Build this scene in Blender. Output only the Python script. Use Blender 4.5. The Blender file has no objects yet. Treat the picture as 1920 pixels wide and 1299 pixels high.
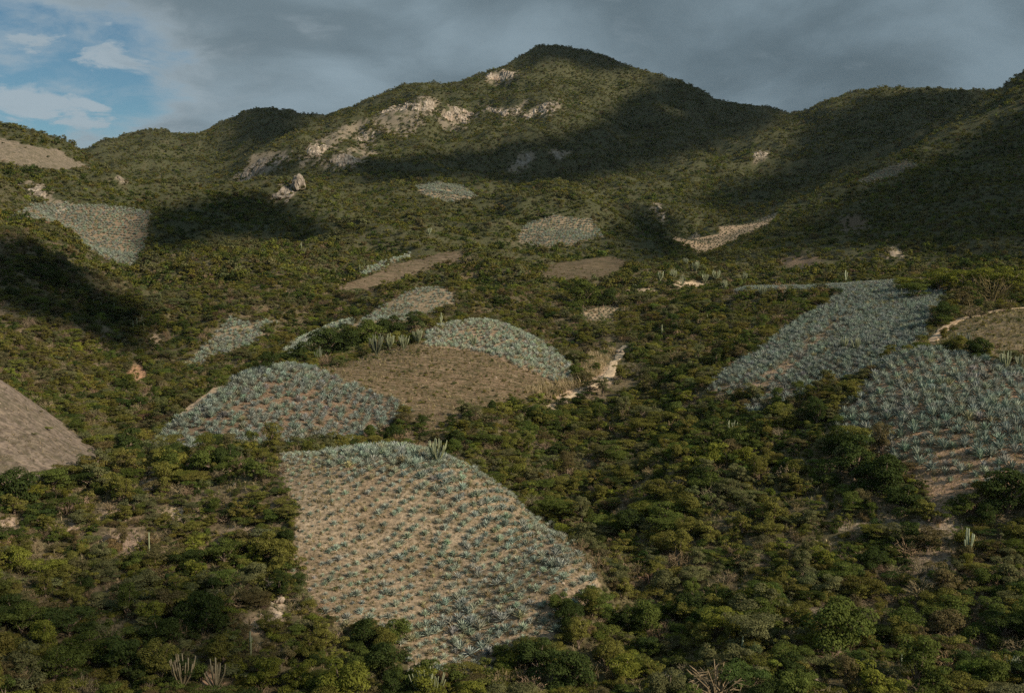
import bpy, bmesh, math, random
import numpy as np
from mathutils import Vector, Matrix

random.seed(7)
rng = np.random.default_rng(7)
scene = bpy.context.scene

# ------------------------------------------------------------------ camera
W0, H0, FPX = 1920.0, 1299.0, 2059.0          # photograph size, focal length in its pixels
CX, CY = W0 / 2, H0 / 2
PITCH = math.atan((649.5 - 480.0) / FPX)       # looking slightly down
CAMZ = 120.0
cam_data = bpy.data.cameras.new('camera')
cam_data.sensor_fit = 'HORIZONTAL'
cam_data.sensor_width = 36.0
cam_data.lens = 36.0 * FPX / W0
cam_data.clip_start = 0.5
cam_data.clip_end = 20000
cam = bpy.data.objects.new('camera', cam_data)
scene.collection.objects.link(cam)
cam.location = (0, 0, CAMZ)
cam.rotation_euler = (math.radians(90) - PITCH, 0, 0)
scene.camera = cam

# ------------------------------------------------------------------ light
SUN = Vector((0.75, -0.43, 0.50)).normalized()        # direction towards the sun: right, behind, fairly low
sun_data = bpy.data.lights.new('sun', 'SUN')
sun_data.energy = 5.0
sun_data.angle = math.radians(0.5)
sun_data.color = (1.0, 0.85, 0.66)
sun = bpy.data.objects.new('sun', sun_data)
scene.collection.objects.link(sun)
sun.location = (300, -200, 400)
sun.rotation_euler = SUN.to_track_quat('Z', 'Y').to_euler()
SUN_EL = math.asin(SUN.z)
SUN_AZ = math.atan2(SUN.x, SUN.y)

scene.view_settings.view_transform = 'Standard'
scene.view_settings.look = 'None'
scene.view_settings.gamma = 1.0
scene.view_settings.use_curve_mapping = False
scene.view_settings.exposure = 0.24
scene.cycles.use_denoising = False
scene.cycles.max_bounces = 4
scene.cycles.diffuse_bounces = 2
scene.cycles.glossy_bounces = 1
scene.cycles.transmission_bounces = 2
scene.cycles.transparent_max_bounces = 24
scene.cycles.sample_clamp_indirect = 4.0
scene.render.film_transparent = False


def N(nt, typ, **kw):
    n = nt.nodes.new(typ)
    for k, v in kw.items():
        if k.startswith('i_'):
            n.inputs[k[2:]].default_value = v
        else:
            setattr(n, k, v)
    return n


def math_node(nt, op, a, b=None, clamp=False):
    n = nt.nodes.new('ShaderNodeMath')
    n.operation = op
    n.use_clamp = clamp
    for i, v in enumerate((a, b)):
        if v is None:
            continue
        if isinstance(v, (int, float)):
            n.inputs[i].default_value = v
        else:
            nt.links.new(v, n.inputs[i])
    return n.outputs[0]


def map_range(nt, v, a, b, c=0.0, d=1.0, smooth=True):
    n = nt.nodes.new('ShaderNodeMapRange')
    n.interpolation_type = 'SMOOTHSTEP' if smooth else 'LINEAR'
    nt.links.new(v, n.inputs['Value'])
    n.inputs['From Min'].default_value = a
    n.inputs['From Max'].default_value = b
    n.inputs['To Min'].default_value = c
    n.inputs['To Max'].default_value = d
    return n.outputs['Result']


def mix_col(nt, fac, a, b, blend='MIX'):
    n = nt.nodes.new('ShaderNodeMix')
    n.data_type = 'RGBA'
    n.blend_type = blend
    if isinstance(fac, (int, float)):
        n.inputs[0].default_value = fac
    else:
        nt.links.new(fac, n.inputs[0])
    for i, v in ((6, a), (7, b)):
        if isinstance(v, tuple):
            n.inputs[i].default_value = (*v[:3], 1)
        else:
            nt.links.new(v, n.inputs[i])
    return n.outputs[2]


def noise_tex(nt, vec, scale, detail=4, rough=0.55, dist=0.0):
    n = N(nt, 'ShaderNodeTexNoise')
    n.inputs['Scale'].default_value = scale
    n.inputs['Detail'].default_value = detail
    n.inputs['Roughness'].default_value = rough
    n.inputs['Distortion'].default_value = dist
    if vec is not None:
        nt.links.new(vec, n.inputs['Vector'])
    return n.outputs['Fac']


def make_world():
    w = bpy.data.worlds.new('World')
    scene.world = w
    w.use_nodes = True
    nt = w.node_tree
    nt.nodes.clear()
    out = N(nt, 'ShaderNodeOutputWorld')
    sky = N(nt, 'ShaderNodeTexSky')
    sky.sky_type = 'NISHITA'
    sky.sun_disc = False
    sky.sun_elevation = SUN_EL
    sky.sun_rotation = SUN_AZ
    sky.altitude = 1500
    sky.air_density = 1.0
    sky.dust_density = 0.6
    sky.ozone_density = 1.6
    bg = N(nt, 'ShaderNodeBackground')
    bg.inputs['Strength'].default_value = 0.05
    tint = mix_col(nt, 1.0, sky.outputs[0], (0.72, 0.98, 0.98), 'MULTIPLY')      # the picture's cool teal blue
    nt.links.new(tint, bg.inputs[0])
    tc = N(nt, 'ShaderNodeTexCoord')
    sep = N(nt, 'ShaderNodeSeparateXYZ')
    nt.links.new(tc.outputs['Generated'], sep.inputs[0])
    # flat cloud deck: direction projected on a plane overhead
    zc = math_node(nt, 'ADD', math_node(nt, 'ABSOLUTE', sep.outputs['Z']), 0.30)
    u = math_node(nt, 'DIVIDE', sep.outputs['X'], zc)
    v = math_node(nt, 'DIVIDE', sep.outputs['Y'], zc)
    comb = N(nt, 'ShaderNodeCombineXYZ')
    nt.links.new(u, comb.inputs[0])
    nt.links.new(v, comb.inputs[1])
    P = comb.outputs[0]
    # broad gap of clear sky to the left (north-west), where the deck ends
    hx = math_node(nt, 'SUBTRACT', sep.outputs['X'], -0.50)
    hy = math_node(nt, 'SUBTRACT', sep.outputs['Z'], 0.150)
    hx = math_node(nt, 'MULTIPLY', hx, 4.3)
    hy = math_node(nt, 'MULTIPLY', hy, 11.0)
    d = math_node(nt, 'SQRT', math_node(nt, 'ADD', math_node(nt, 'MULTIPLY', hx, hx), math_node(nt, 'MULTIPLY', hy, hy)))
    hole = map_range(nt, d, 0.6, 1.35)            # 0 inside the gap
    n1 = noise_tex(nt, P, 2.3, 8, 0.56, 0.3)
    n2 = noise_tex(nt, P, 7.5, 6, 0.6, 0.4)
    n3 = noise_tex(nt, P, 1.2, 3, 0.5)
    dens = math_node(nt, 'ADD', math_node(nt, 'MULTIPLY', n1, 0.75), math_node(nt, 'MULTIPLY', n2, 0.55))
    dens = math_node(nt, 'ADD', dens, math_node(nt, 'MULTIPLY', hole, 0.42))
    cover = map_range(nt, dens, 0.60, 0.86)
    n5 = noise_tex(nt, P, 6.0, 8, 0.60, 0.4)
    puff = map_range(nt, n5, 0.50, 0.60)
    cover = math_node(nt, 'MAXIMUM', cover, math_node(nt, 'MULTIPLY', puff, 0.85))
    # cloud brightness: thin edges bright, thick parts grey, with slow variation
    shade = map_range(nt, dens, 0.62, 1.0, 1.0, 0.0)
    tone = math_node(nt, 'ADD', math_node(nt, 'MULTIPLY', n1, 0.55), math_node(nt, 'MULTIPLY', n3, 0.45))
    toned = map_range(nt, tone, 0.40, 0.60)
    thick = mix_col(nt, toned, (0.118, 0.162, 0.190), (0.215, 0.282, 0.325))
    # deck darkens towards the right where it is thickest
    right = map_range(nt, sep.outputs['X'], -0.20, 0.28)
    thick = mix_col(nt, right, thick, (0.64, 0.66, 0.67), 'MULTIPLY')
    ccol = mix_col(nt, math_node(nt, 'MULTIPLY', shade, 0.75), thick, (0.36, 0.42, 0.46))
    # clouds glow more the nearer they stand to the sun
    dt = N(nt, 'ShaderNodeVectorMath', operation='DOT_PRODUCT')
    nt.links.new(tc.outputs['Generated'], dt.inputs[0])
    dt.inputs[1].default_value = tuple(SUN)
    gl = map_range(nt, dt.outputs['Value'], -0.6, 1.0, 1.0, 1.7, False)
    cs = N(nt, 'ShaderNodeVectorMath', operation='SCALE')
    nt.links.new(ccol, cs.inputs[0]); nt.links.new(gl, cs.inputs['Scale'])
    ccol = cs.outputs[0]
    cl = N(nt, 'ShaderNodeBackground')
    cl.inputs['Strength'].default_value = 1.0
    nt.links.new(ccol, cl.inputs[0])
    mx = N(nt, 'ShaderNodeMixShader')
    nt.links.new(cover, mx.inputs[0])
    nt.links.new(bg.outputs[0], mx.inputs[1])
    nt.links.new(cl.outputs[0], mx.inputs[2])
    nt.links.new(mx.outputs[0], out.inputs[0])


make_world()

# ------------------------------------------------------------------ small tools


def link(o, parent=None):
    scene.collection.objects.link(o)
    if parent is not None:
        o.parent = parent
    return o


def tag(o, label=None, cat=None, group=None, kind=None):
    if label:
        o['label'] = label
    if cat:
        o['category'] = cat
    if group:
        o['group'] = group
    if kind:
        o['kind'] = kind
    return o


def mesh_from(name, verts, faces, mat=None, smooth=False):
    me = bpy.data.meshes.new(name)
    verts = np.asarray(verts, dtype=np.float32)
    me.vertices.add(len(verts))
    me.vertices.foreach_set('co', verts.ravel())
    if isinstance(faces, np.ndarray):
        k = faces.shape[1]
        me.loops.add(faces.size)
        me.loops.foreach_set('vertex_index', faces.astype(np.int32).ravel())
        me.polygons.add(len(faces))
        me.polygons.foreach_set('loop_start', np.arange(0, faces.size, k, dtype=np.int32))
    else:
        me.loops.add(sum(len(f) for f in faces))
        me.loops.foreach_set('vertex_index', np.array([i for f in faces for i in f], dtype=np.int32))
        me.polygons.add(len(faces))
        st = np.cumsum([0] + [len(f) for f in faces[:-1]]).astype(np.int32)
        me.polygons.foreach_set('loop_start', st)
    me.polygons.foreach_set('use_smooth', np.full(len(me.polygons), smooth, dtype=bool))
    me.update(calc_edges=True)
    if mat:
        me.materials.append(mat)
    return me


def hash2(ix, iy, s):
    h = (ix.astype(np.int64) * 374761393 + iy.astype(np.int64) * 668265263 + s * 974634777) & 0xFFFFFFFF
    h = ((h ^ (h >> 13)) * 1274126177) & 0xFFFFFFFF
    return ((h ^ (h >> 16)) & 0xFFFFFF) / float(0x1000000)


def vnoise(x, y, s=0):
    """gradient noise, about -1..1"""
    x = np.asarray(x, dtype=np.float64); y = np.asarray(y, dtype=np.float64)
    ix = np.floor(x); iy = np.floor(y)
    fx = x - ix; fy = y - iy
    ux = fx * fx * fx * (fx * (fx * 6 - 15) + 10); uy = fy * fy * fy * (fy * (fy * 6 - 15) + 10)
    def g(dx, dy):
        a = hash2(ix + dx, iy + dy, s) * 2 * np.pi
        return np.cos(a) * (fx - dx) + np.sin(a) * (fy - dy)
    n0 = g(0, 0) + ux * (g(1, 0) - g(0, 0))
    n1 = g(0, 1) + ux * (g(1, 1) - g(0, 1))
    return (n0 + uy * (n1 - n0)) * 1.5


def fbm(x, y, octv=4, s=0, gain=0.5):
    v = 0; a = 1.0; t = 0
    for k in range(octv):
        v = v + a * vnoise(x * 2 ** k, y * 2 ** k, s + 17 * k); t += a; a *= gain
    return v / t


def smooth(a, b, x):
    t = np.clip((x - a) / (b - a), 0, 1)
    return t * t * (3 - 2 * t)


cp, sp = math.cos(PITCH), math.sin(PITCH)


def px_dir(px, py):
    """photo pixel -> azimuth and slope (rise per horizontal metre) of its line of sight"""
    px = np.asarray(px, float); py = np.asarray(py, float)
    x = px - CX; zc = CY - py
    y = FPX * cp + zc * sp
    z = -FPX * sp + zc * cp
    return np.arctan2(x, y), z / np.hypot(x, y)


def project(x, y, z):
    z = z - CAMZ
    yc = y * cp - z * sp
    zc = y * sp + z * cp
    return CX + FPX * x / yc, CY - FPX * zc / yc


def in_poly(px, py, poly):
    poly = np.asarray(poly, float)
    r = np.zeros(np.shape(px), bool)
    j = len(poly) - 1
    for i in range(len(poly)):
        xi, yi = poly[i]; xj, yj = poly[j]
        c = ((yi > py) != (yj > py)) & (px < (xj - xi) * (py - yi) / (yj - yi + 1e-9) + xi)
        r ^= c
        j = i
    return r

# ------------------------------------------------------------------ terrain
# surveyed points: picture column, picture row of the ground there, horizontal distance in metres
CTRL = [
 (-100,1299,100),(150,1299,102),(350,1299,103),(560,1290,104),(800,1290,104),(1000,1290,103),(1250,1299,98),(1500,1299,98),(1750,1299,100),(2020,1299,103),
 # left slope
 (100,1150,118),(300,1150,118),(450,1130,118),(80,1000,140),(250,1000,138),(420,1000,136),(30,920,154),(150,880,162),(300,880,162),(430,862,158),
 # bare mound
 (-150,660,188),(0,712,185),(60,760,182),(120,815,178),(185,860,172),(50,830,166),(-20,800,168),(60,815,212),(160,850,205),(-100,740,225),(210,800,240),(120,735,268),(30,655,296),
 # near field
 (540,1080,124),(600,1150,116),(700,1200,112),(850,1235,110),(950,1220,110),(1050,1130,116),(1115,1095,121),(540,960,136),(700,1000,131),(850,1050,127),(1000,1050,126),
 (530,862,151),(620,848,154),(740,845,155),(830,862,152),(900,890,148),(960,930,142),(1060,1012,131),
 (650,868,170),(830,888,168),(930,930,160),(1000,985,152),(1080,1050,142),
 # gully right of it
 (1180,1290,103),(1150,1150,120),(1180,1000,146),(1120,900,176),(1000,880,182),(900,838,192),(1080,815,212),(1050,765,234),(1150,780,225),
 # second mound
 (300,848,182),(400,840,180),(560,836,184),(700,828,190),(800,808,197),(860,790,203),(400,780,197),(540,760,204),(680,780,205),(280,838,188),(350,778,205),(420,727,217),(500,690,228),(560,690,231),(620,705,229),
 (330,800,240),(250,805,235),(420,745,245),
 # fallow hill and its upper field
 (650,690,240),(760,652,262),(800,700,238),(900,740,228),(1000,742,233),(1060,722,246),(800,620,285),(860,607,290),(920,605,292),(980,625,285),(1040,665,270),(1085,715,252),(880,650,270),(960,680,257),
 (700,672,300),(920,640,325),(560,702,265),(1040,690,300),(820,645,318),
 # strips behind
 (530,668,300),(640,606,335),(700,600,340),(830,592,348),(760,556,380),(830,540,395),(850,570,372),(780,572,425),(660,602,365),(580,640,345),
 (345,690,330),(450,650,345),(430,603,368),(530,600,372),(430,690,305),(330,720,302),(260,700,312),
 # left valley
 (270,640,356),(250,560,442),(235,502,480),(100,600,322),(0,560,350),(100,500,398),(0,440,418),(-150,400,470),(-150,600,330),
 (270,482,512),(280,402,625),(150,392,625),(40,396,605),(130,450,545),(0,345,560),(30,378,575),(60,360,680),
 (150,340,730),(250,376,705),(282,390,690),(0,290,760),(80,280,790),(0,245,840),(100,268,835),(170,320,800),(100,310,950),(200,350,950),(280,410,900),(-150,205,860),(-100,260,1000),
 # slope right of that valley
 (350,520,452),(400,600,372),(500,560,395),(560,500,465),(450,480,502),(600,560,402),(650,512,464),(760,480,525),(600,440,640),(700,430,605),(870,482,520),(740,520,472),
 # shaded hill
 (285,400,700),(350,378,740),(430,365,772),(560,347,805),(620,390,765),(660,440,680),(280,490,560),(400,446,620),(500,440,640),(450,392,950),(560,382,960),(330,402,900),
 # middle hill
 (800,402,730),(900,386,765),(1000,366,785),(1100,371,775),(1150,400,725),(1200,440,636),(1300,503,560),(1230,490,575),(970,462,620),(1030,410,682),(1100,415,682),(1130,440,652),(1000,500,540),(1100,480,580),(900,440,640),(1150,520,500),(1000,560,430),(900,560,420),(1100,560,430),(1200,560,425),(1050,630,342),(1150,630,332),(1120,590,382),
 (1000,420,950),(850,425,900),(1150,455,900),(1250,474,800),
 (780,350,1020),(840,345,1050),(895,375,980),(840,383,960),
 # big mountain
 (700,382,950),(950,352,1080),(1050,362,1080),(1230,402,950),(1240,360,1080),(700,332,1150),(850,322,1150),(1000,302,1300),(1040,272,1400),
 (440,352,1150),(520,300,1280),(600,265,1380),(680,290,1300),(760,215,1500),(860,215,1500),(960,210,1550),(1030,205,1560),(900,150,1750),(840,160,1750),(770,157,1750),(690,187,1690),(620,212,1650),(960,112,1860),(1030,82,1950),(1110,97,1950),(1180,127,1900),(1290,162,1850),(1380,197,1850),(1480,210,1850),(560,240,1560),
 (1100,200,1620),(1150,300,1350),(1250,230,1600),(1300,320,1250),(1400,280,1400),(1350,370,1080),(1300,440,800),(1270,450,762),(1450,402,855),(1400,430,785),(1310,476,702),
 (1500,330,1150),(1550,250,1500),(1620,166,1850),(1700,162,1900),(1800,166,1950),(1850,166,1950),(1620,260,1450),(1450,360,1050),
 # right ridge
 (1920,168,1250),(1850,202,1180),(1750,256,1080),(1650,302,980),(1550,362,880),(1450,422,780),(1380,467,700),(1290,494,640),(1345,492,650),(1850,252,1060),(1750,302,965),(1650,352,872),(1550,402,792),(1900,300,900),(1800,350,820),(1700,400,740),(1900,420,650),(1750,460,600),(1600,470,600),(1450,492,600),(1600,512,520),(1800,512,520),(1950,500,500),(2080,95,1400),(2080,250,1000),(2080,400,650),
 (1850,235,1500),(1650,335,1250),(1500,405,1050),(1400,450,900),
 # beyond the skyline
 (1030,160,2500),(490,260,2700),(200,330,2600),(1480,270,2500),(1700,230,2600),(770,230,2500),(1250,220,2500),(1950,200,2600),
 (490,199,2150),(560,207,2150),(420,227,2100),(350,248,2080),(280,238,2050),(200,264,1980),(135,289,1900),(610,225,2250),(300,300,1650),(400,330,1450),(250,350,1400),(480,280,1700),(200,310,1700),(350,372,1180),(50,330,1900),
 # right plateau
 (1380,547,360),(1500,540,362),(1600,535,366),(1680,532,366),(1780,530,345),(1900,535,330),(1500,575,432),(1700,568,432),(1900,565,425),(1350,560,440),
 (1560,562,320),(1450,640,260),(1340,727,215),(1420,784,195),(1560,720,205),(1600,640,240),(1700,600,262),(1750,562,300),(1720,662,196),(1800,662,197),(1900,702,184),(1650,720,180),(1570,800,166),(1700,800,159),(1850,800,158),(1900,900,144),(1740,967,138),(1660,870,152),(1580,832,160),
 (1800,642,214),(1900,640,212),(1830,600,236),(1920,580,252),
 (1330,640,290),(1250,600,352),(1250,700,252),(1300,780,206),(1400,860,162),(1250,880,166),(1350,980,140),(1500,900,152),(1500,1050,130),(1700,1100,122),(1850,1050,129),(1950,1000,136),(1350,1150,116),(1600,1200,110),(1850,1200,113),(1420,582,332),(1300,560,402),
 # outside the picture
 (-600,1250,105),(-600,900,165),(-600,650,280),(-600,420,500),(-600,250,900),(-600,230,1900),(-600,300,2700),
 (2500,1250,105),(2500,850,170),(2500,600,250),(2500,450,450),(2500,200,900),(2500,80,1500),(2500,200,2700),
]
K = FPX / 300.0
ca, ct = px_dir([c[0] for c in CTRL], [c[1] for c in CTRL])
cu = ca * K; cv = np.log([c[2] for c in CTRL]) * K
# ground at the photographer's feet and the valley just below the picture
extra = []
for a in np.linspace(-0.75, 0.75, 9):
    for rr, zz in ((8, -6.0), (25, -13.5), (55, -28.0), (82, -39.0)):
        extra.append((a * K, math.log(rr) * K, zz / rr))
    extra.append((a * K, math.log(3800) * K, 0.0))
extra = np.array(extra)
cu = np.concatenate([cu, extra[:, 0]]); cv = np.concatenate([cv, extra[:, 1]]); ct = np.concatenate([ct, extra[:, 2]])


def far_relief(x, y, r):
    far = smooth(600, 1300, r)
    rid = 1 - np.abs(fbm(x / 330, y / 330, 4, 11))
    rid2 = 1 - np.abs(fbm(x / 120, y / 120, 4, 12))
    return far * (66 * (rid - 0.78) + 30 * (rid2 - 0.78) + 3.5 * fbm(x / 25, y / 25, 3, 13))


_r = np.exp(cv / K)
ct = ct - far_relief(_r * np.sin(cu / K), _r * np.cos(cu / K), _r) / _r


def tps_k(d2):
    return 0.5 * d2 * np.log(d2 + 1e-12)


def tps_fit(u, v, t, lam):
    n = len(u)
    A = np.zeros((n + 3, n + 3))
    A[:n, :n] = tps_k((u[:, None] - u[None]) ** 2 + (v[:, None] - v[None]) ** 2) + lam * np.eye(n)
    P = np.stack([np.ones(n), u, v], 1)
    A[:n, n:] = P; A[n:, :n] = P.T
    return np.linalg.solve(A, np.concatenate([t, np.zeros(3)]))


COEF = tps_fit(cu, cv, ct, 0.0015)


def tps_eval(u, v):
    sh = u.shape
    u = u.ravel(); v = v.ravel()
    out = np.empty(len(u))
    for s in range(0, len(u), 20000):
        a = u[s:s + 20000]; b = v[s:s + 20000]
        kk = tps_k((a[:, None] - cu[None]) ** 2 + (b[:, None] - cv[None]) ** 2)
        out[s:s + 20000] = kk @ COEF[:-3] + COEF[-3] + COEF[-2] * a + COEF[-1] * b
    return out.reshape(sh)


NA, NR = 620, 900
A0, A1 = -0.64, 0.64
R0, R1 = 6.0, 3600.0
# azimuth and distance samples: dense inside the picture
aa = np.concatenate([np.linspace(A0, -0.48, 40, endpoint=False), np.linspace(-0.48, 0.48, NA - 80, endpoint=False), np.linspace(0.48, A1, 40)])
lr = np.concatenate([np.linspace(math.log(R0), math.log(92), 50, endpoint=False), np.linspace(math.log(92), math.log(2250), NR - 80, endpoint=False), np.linspace(math.log(2250), math.log(R1), 30)])
NA, NR = len(aa), len(lr)
# smooth surface on a coarse lattice, then cubic-smooth upsampling
ca_ = np.linspace(A0, A1, 190); cl_ = np.linspace(math.log(R0), math.log(R1), 330)
CU, CV = np.meshgrid(ca_ * K, cl_ * K)
coarse = tps_eval(CU, CV)                              # rows: distance, cols: azimuth


def cubic_w(f):
    f2 = f * f; f3 = f2 * f
    return (-0.5 * f + f2 - 0.5 * f3, 1 - 2.5 * f2 + 1.5 * f3, 0.5 * f + 2 * f2 - 1.5 * f3, -0.5 * f2 + 0.5 * f3)


def upsample(C, xs, ys, x0, x1, y0, y1):
    fx = (xs - x0) / (x1 - x0) * (C.shape[1] - 1); fy = (ys - y0) / (y1 - y0) * (C.shape[0] - 1)
    ix = np.clip(np.floor(fx).astype(int), 0, C.shape[1] - 2); iy = np.clip(np.floor(fy).astype(int), 0, C.shape[0] - 2)
    wx = cubic_w(fx - ix); wy = cubic_w(fy - iy)
    tmp = 0
    for k in range(4):
        tmp = tmp + wx[k][None, :] * C[:, np.clip(ix + k - 1, 0, C.shape[1] - 1)]
    out = 0
    for k in range(4):
        out = out + wy[k][:, None] * tmp[np.clip(iy + k - 1, 0, C.shape[0] - 1), :]
    return out


T = upsample(coarse, aa, lr, A0, A1, math.log(R0), math.log(R1))
AA, LR = np.meshgrid(aa, lr)
RR = np.exp(LR)
GX = RR * np.sin(AA); GY = RR * np.cos(AA)

# ---- land use: outline in the picture, range of distance
FIELDS = [
 # key, kind, r0, r1, outline
 ('near', 'agave', 100, 158, [(522,845),(600,842),(700,838),(790,842),(850,858),(900,880),(960,926),(1010,965),(1060,1005),(1100,1050),(1128,1092),(1112,1125),(1060,1160),(1040,1195),(960,1225),(930,1262),(860,1272),(770,1262),(760,1215),(700,1180),(640,1172),(590,1140),(545,1085),(552,1000),(545,930),(520,870)]),
 ('mound', 'agave', 172, 236, [(272,842),(300,815),(350,775),(400,738),(450,708),(490,686),(560,682),(600,694),(650,720),(700,738),(740,752),(768,770),(740,796),(700,818),(640,832),(560,838),(480,838),(400,842),(330,848)]),
 ('crest', 'agave', 246, 300, [(795,625),(830,608),(920,600),(975,618),(1030,652),(1070,685),(1092,718),(1040,718),(1000,700),(940,672),(870,655),(800,650)]),
 ('strip', 'agave', 295, 342, [(520,672),(545,648),(600,615),(650,596),(668,604),(620,628),(570,655),(535,676)]),
 ('slant', 'agave', 326, 402, [(658,612),(700,582),(760,550),(810,535),(845,545),(852,575),(810,592),(740,612),(690,622)]),
 ('gully', 'agave', 318, 376, [(342,690),(380,650),(430,598),(470,608),(530,596),(500,625),(470,650),(420,672),(370,692)]),
 ('valley', 'agave', 470, 632, [(20,420),(60,385),(160,388),(282,396),(274,470),(262,502),(232,506),(190,490),(130,450),(80,425)]),
 ('ridge_line', 'agave', 470, 560, [(650,518),(690,500),(768,476),(770,484),(700,508),(664,520)]),
 ('hilltop', 'agave', 600, 700, [(965,462),(985,420),(1040,404),(1110,412),(1132,440),(1080,456),(1020,468)]),
 ('mountain', 'agave', 940, 1070, [(775,348),(820,343),(870,350),(900,374),(850,386),(800,372)]),
 ('tan', 'agave_small', 690, 900, [(1262,452),(1300,424),(1312,445),(1350,440),(1340,420),(1400,398),(1462,402),(1440,425),(1390,452),(1320,480)]),
 ('bend', 'agave_small', 345, 400, [(1080,590),(1120,575),(1172,562),(1168,585),(1140,612),(1100,614)]),
 ('plateau', 'agave', 180, 372, [(1325,728),(1370,690),(1440,645),(1480,610),(1520,585),(1570,555),(1555,545),(1470,552),(1370,552),(1380,538),(1500,532),(1600,526),(1690,524),(1690,545),(1770,550),(1790,560),(1750,590),(1735,630),(1720,655),(1690,668),(1650,690),(1590,715),(1540,735),(1480,752),(1440,770),(1410,790),(1400,765),(1440,738),(1390,735),(1350,745)]),
 ('right', 'agave', 124, 200, [(1570,790),(1600,740),(1650,690),(1700,664),(1760,655),(1830,668),(1900,688),(1990,690),(1990,930),(1920,908),(1850,930),(1790,950),(1760,990),(1725,960),(1740,930),(1700,890),(1650,850),(1565,825)]),
 ('valley_low', 'agave_small', 1100, 1260, [(362,372),(380,358),(430,345),(442,352),(410,366),(372,376)]),
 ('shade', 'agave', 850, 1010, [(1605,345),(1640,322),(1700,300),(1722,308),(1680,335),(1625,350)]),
 ('fallow', 'fallow', 186, 300, [(560,690),(620,690),(700,660),(760,648),(800,640),(870,652),(940,672),(1000,700),(1060,718),(1090,722),(1020,742),(960,758),(900,775),(840,800),(800,812),(760,800),(768,770),(700,738),(650,720),(600,694)]),
 ('brown', 'fallow', 420, 530, [(600,565),(650,530),(740,496),(870,470),(870,490),(780,512),(700,545),(640,572)]),
 ('brown_mid', 'fallow', 480, 600, [(1005,520),(1050,490),(1150,478),(1190,495),(1150,525),(1060,535)]),
 ('terrace', 'fallow', 190, 262, [(1755,650),(1790,610),(1850,590),(1990,570),(1990,690),(1900,684),(1830,664)]),
 ('bare', 'bare', 150, 196, [(-150,635),(0,702),(62,750),(125,802),(212,868),(160,884),(110,900),(75,928),(20,912),(-150,910)]),
 ('bare_far', 'fallow', 740, 850, [(-100,250),(0,262),(60,275),(110,285),(172,322),(120,318),(60,312),(0,300),(-100,280)]),
 ('mound_far', 'bare', 1250, 1450, [(355,343),(370,333),(388,336),(375,346)]),
]
px_g, py_g = project(GX, GY, CAMZ + RR * T + far_relief(GX, GY, RR))
wob_x = px_g + 7 * vnoise(GX * 0.35, GY * 0.35, 5) * np.clip(150 / RR, 0.25, 1)
wob_y = py_g + 5 * vnoise(GX * 0.35, GY * 0.35, 6) * np.clip(150 / RR, 0.25, 1)
ZONE = np.full(RR.shape, -1, np.int32)
for i, (key, kind, r0, r1, poly) in enumerate(FIELDS):
    m = (RR >= r0) & (RR <= r1)
    sub = in_poly(np.where(m, wob_x, -1e6), wob_y, poly)
    ZONE[sub & m & (ZONE < 0)] = i
FIDX = {f[0]: i for i, f in enumerate(FIELDS)}


def blur(a, n):
    for _ in range(n):
        a = a.copy()
        a[1:-1] = (a[:-2] + 2 * a[1:-1] + a[2:]) / 4
        a[:, 1:-1] = (a[:, :-2] + 2 * a[:, 1:-1] + a[:, 2:]) / 4
    return a


fmask = np.clip(blur((ZONE >= 0).astype(float), 40) * 2.2, 0, 1)
EDGE = blur((ZONE >= 0).astype(float), 3)
EDGE = 4 * EDGE * (1 - EDGE)
# ---- relief: gullies and spurs on the far slopes, humps close by
far = smooth(600, 1300, RR)
mid = smooth(180, 420, RR) * (1 - far)
relief = far_relief(GX, GY, RR)
relief = relief + mid * (11.0 * (1 - np.abs(fbm(GX / 85, GY / 85, 4, 14)) - 0.78) + 1.8 * fbm(GX / 18, GY / 18, 3, 15)) * (1 - 0.9 * fmask)
mid2 = smooth(380, 560, RR) * (1 - smooth(820, 1050, RR))
relief = relief + mid2 * 24.0 * (1 - np.abs(fbm(GX / 120, GY / 120, 4, 18)) - 0.80) * (1 - 0.8 * fmask)
near = 1 - smooth(180, 420, RR)
relief = relief + near * (1.1 * fbm(GX / 22, GY / 22, 3, 16) + 0.45 * fbm(GX / 6, GY / 6, 3, 17)) * (1 - 0.75 * fmask)
relief = relief * np.where(RR < 80, RR / 80, 1)
GZ = CAMZ + RR * T + relief

# the far skyline as surveyed (picture column, row)
SKY = np.array([(-200,320),(60,300),(135,285),(170,268),(215,252),(250,245),(280,236),(310,240),(345,249),(380,243),(410,225),(440,212),(480,197),(520,200),(560,205),(605,213),(640,202),(690,182),(740,160),(770,153),(800,150),(835,154),(860,149),(900,133),(940,122),(965,108),(985,93),(1010,82),(1040,80),(1080,87),(1110,93),(1140,102),(1180,120),(1210,127),(1250,140),(1290,152),(1320,168),(1345,181),(1380,192),(1420,193),(1460,199),(1482,208),(1500,205),(1530,193),(1570,177),(1600,168),(1640,160),(1700,160),(1760,162),(1850,165),(2100,170)], float)
_sa, _st = px_dir(SKY[:, 0], SKY[:, 1] + 5)       # the scrub adds about five pixels
for _ in range(3):
    te = (GZ - CAMZ) / RR
    top = np.where(RR > 1450, te, -9).max(0)
    want = np.interp(aa, _sa, _st)
    dlt = np.clip(want - top, -0.03, 0.03)
    for _k in range(60):
        dlt[1:-1] = (dlt[:-2] + 2 * dlt[1:-1] + dlt[2:]) / 4
    GZ = GZ + RR * dlt[None, :] * smooth(1050, 1600, RR)

# distance lookup tables for everything that stands on the ground
lr_idx = np.arange(NR, dtype=float); aa_idx = np.arange(NA, dtype=float)


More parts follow.
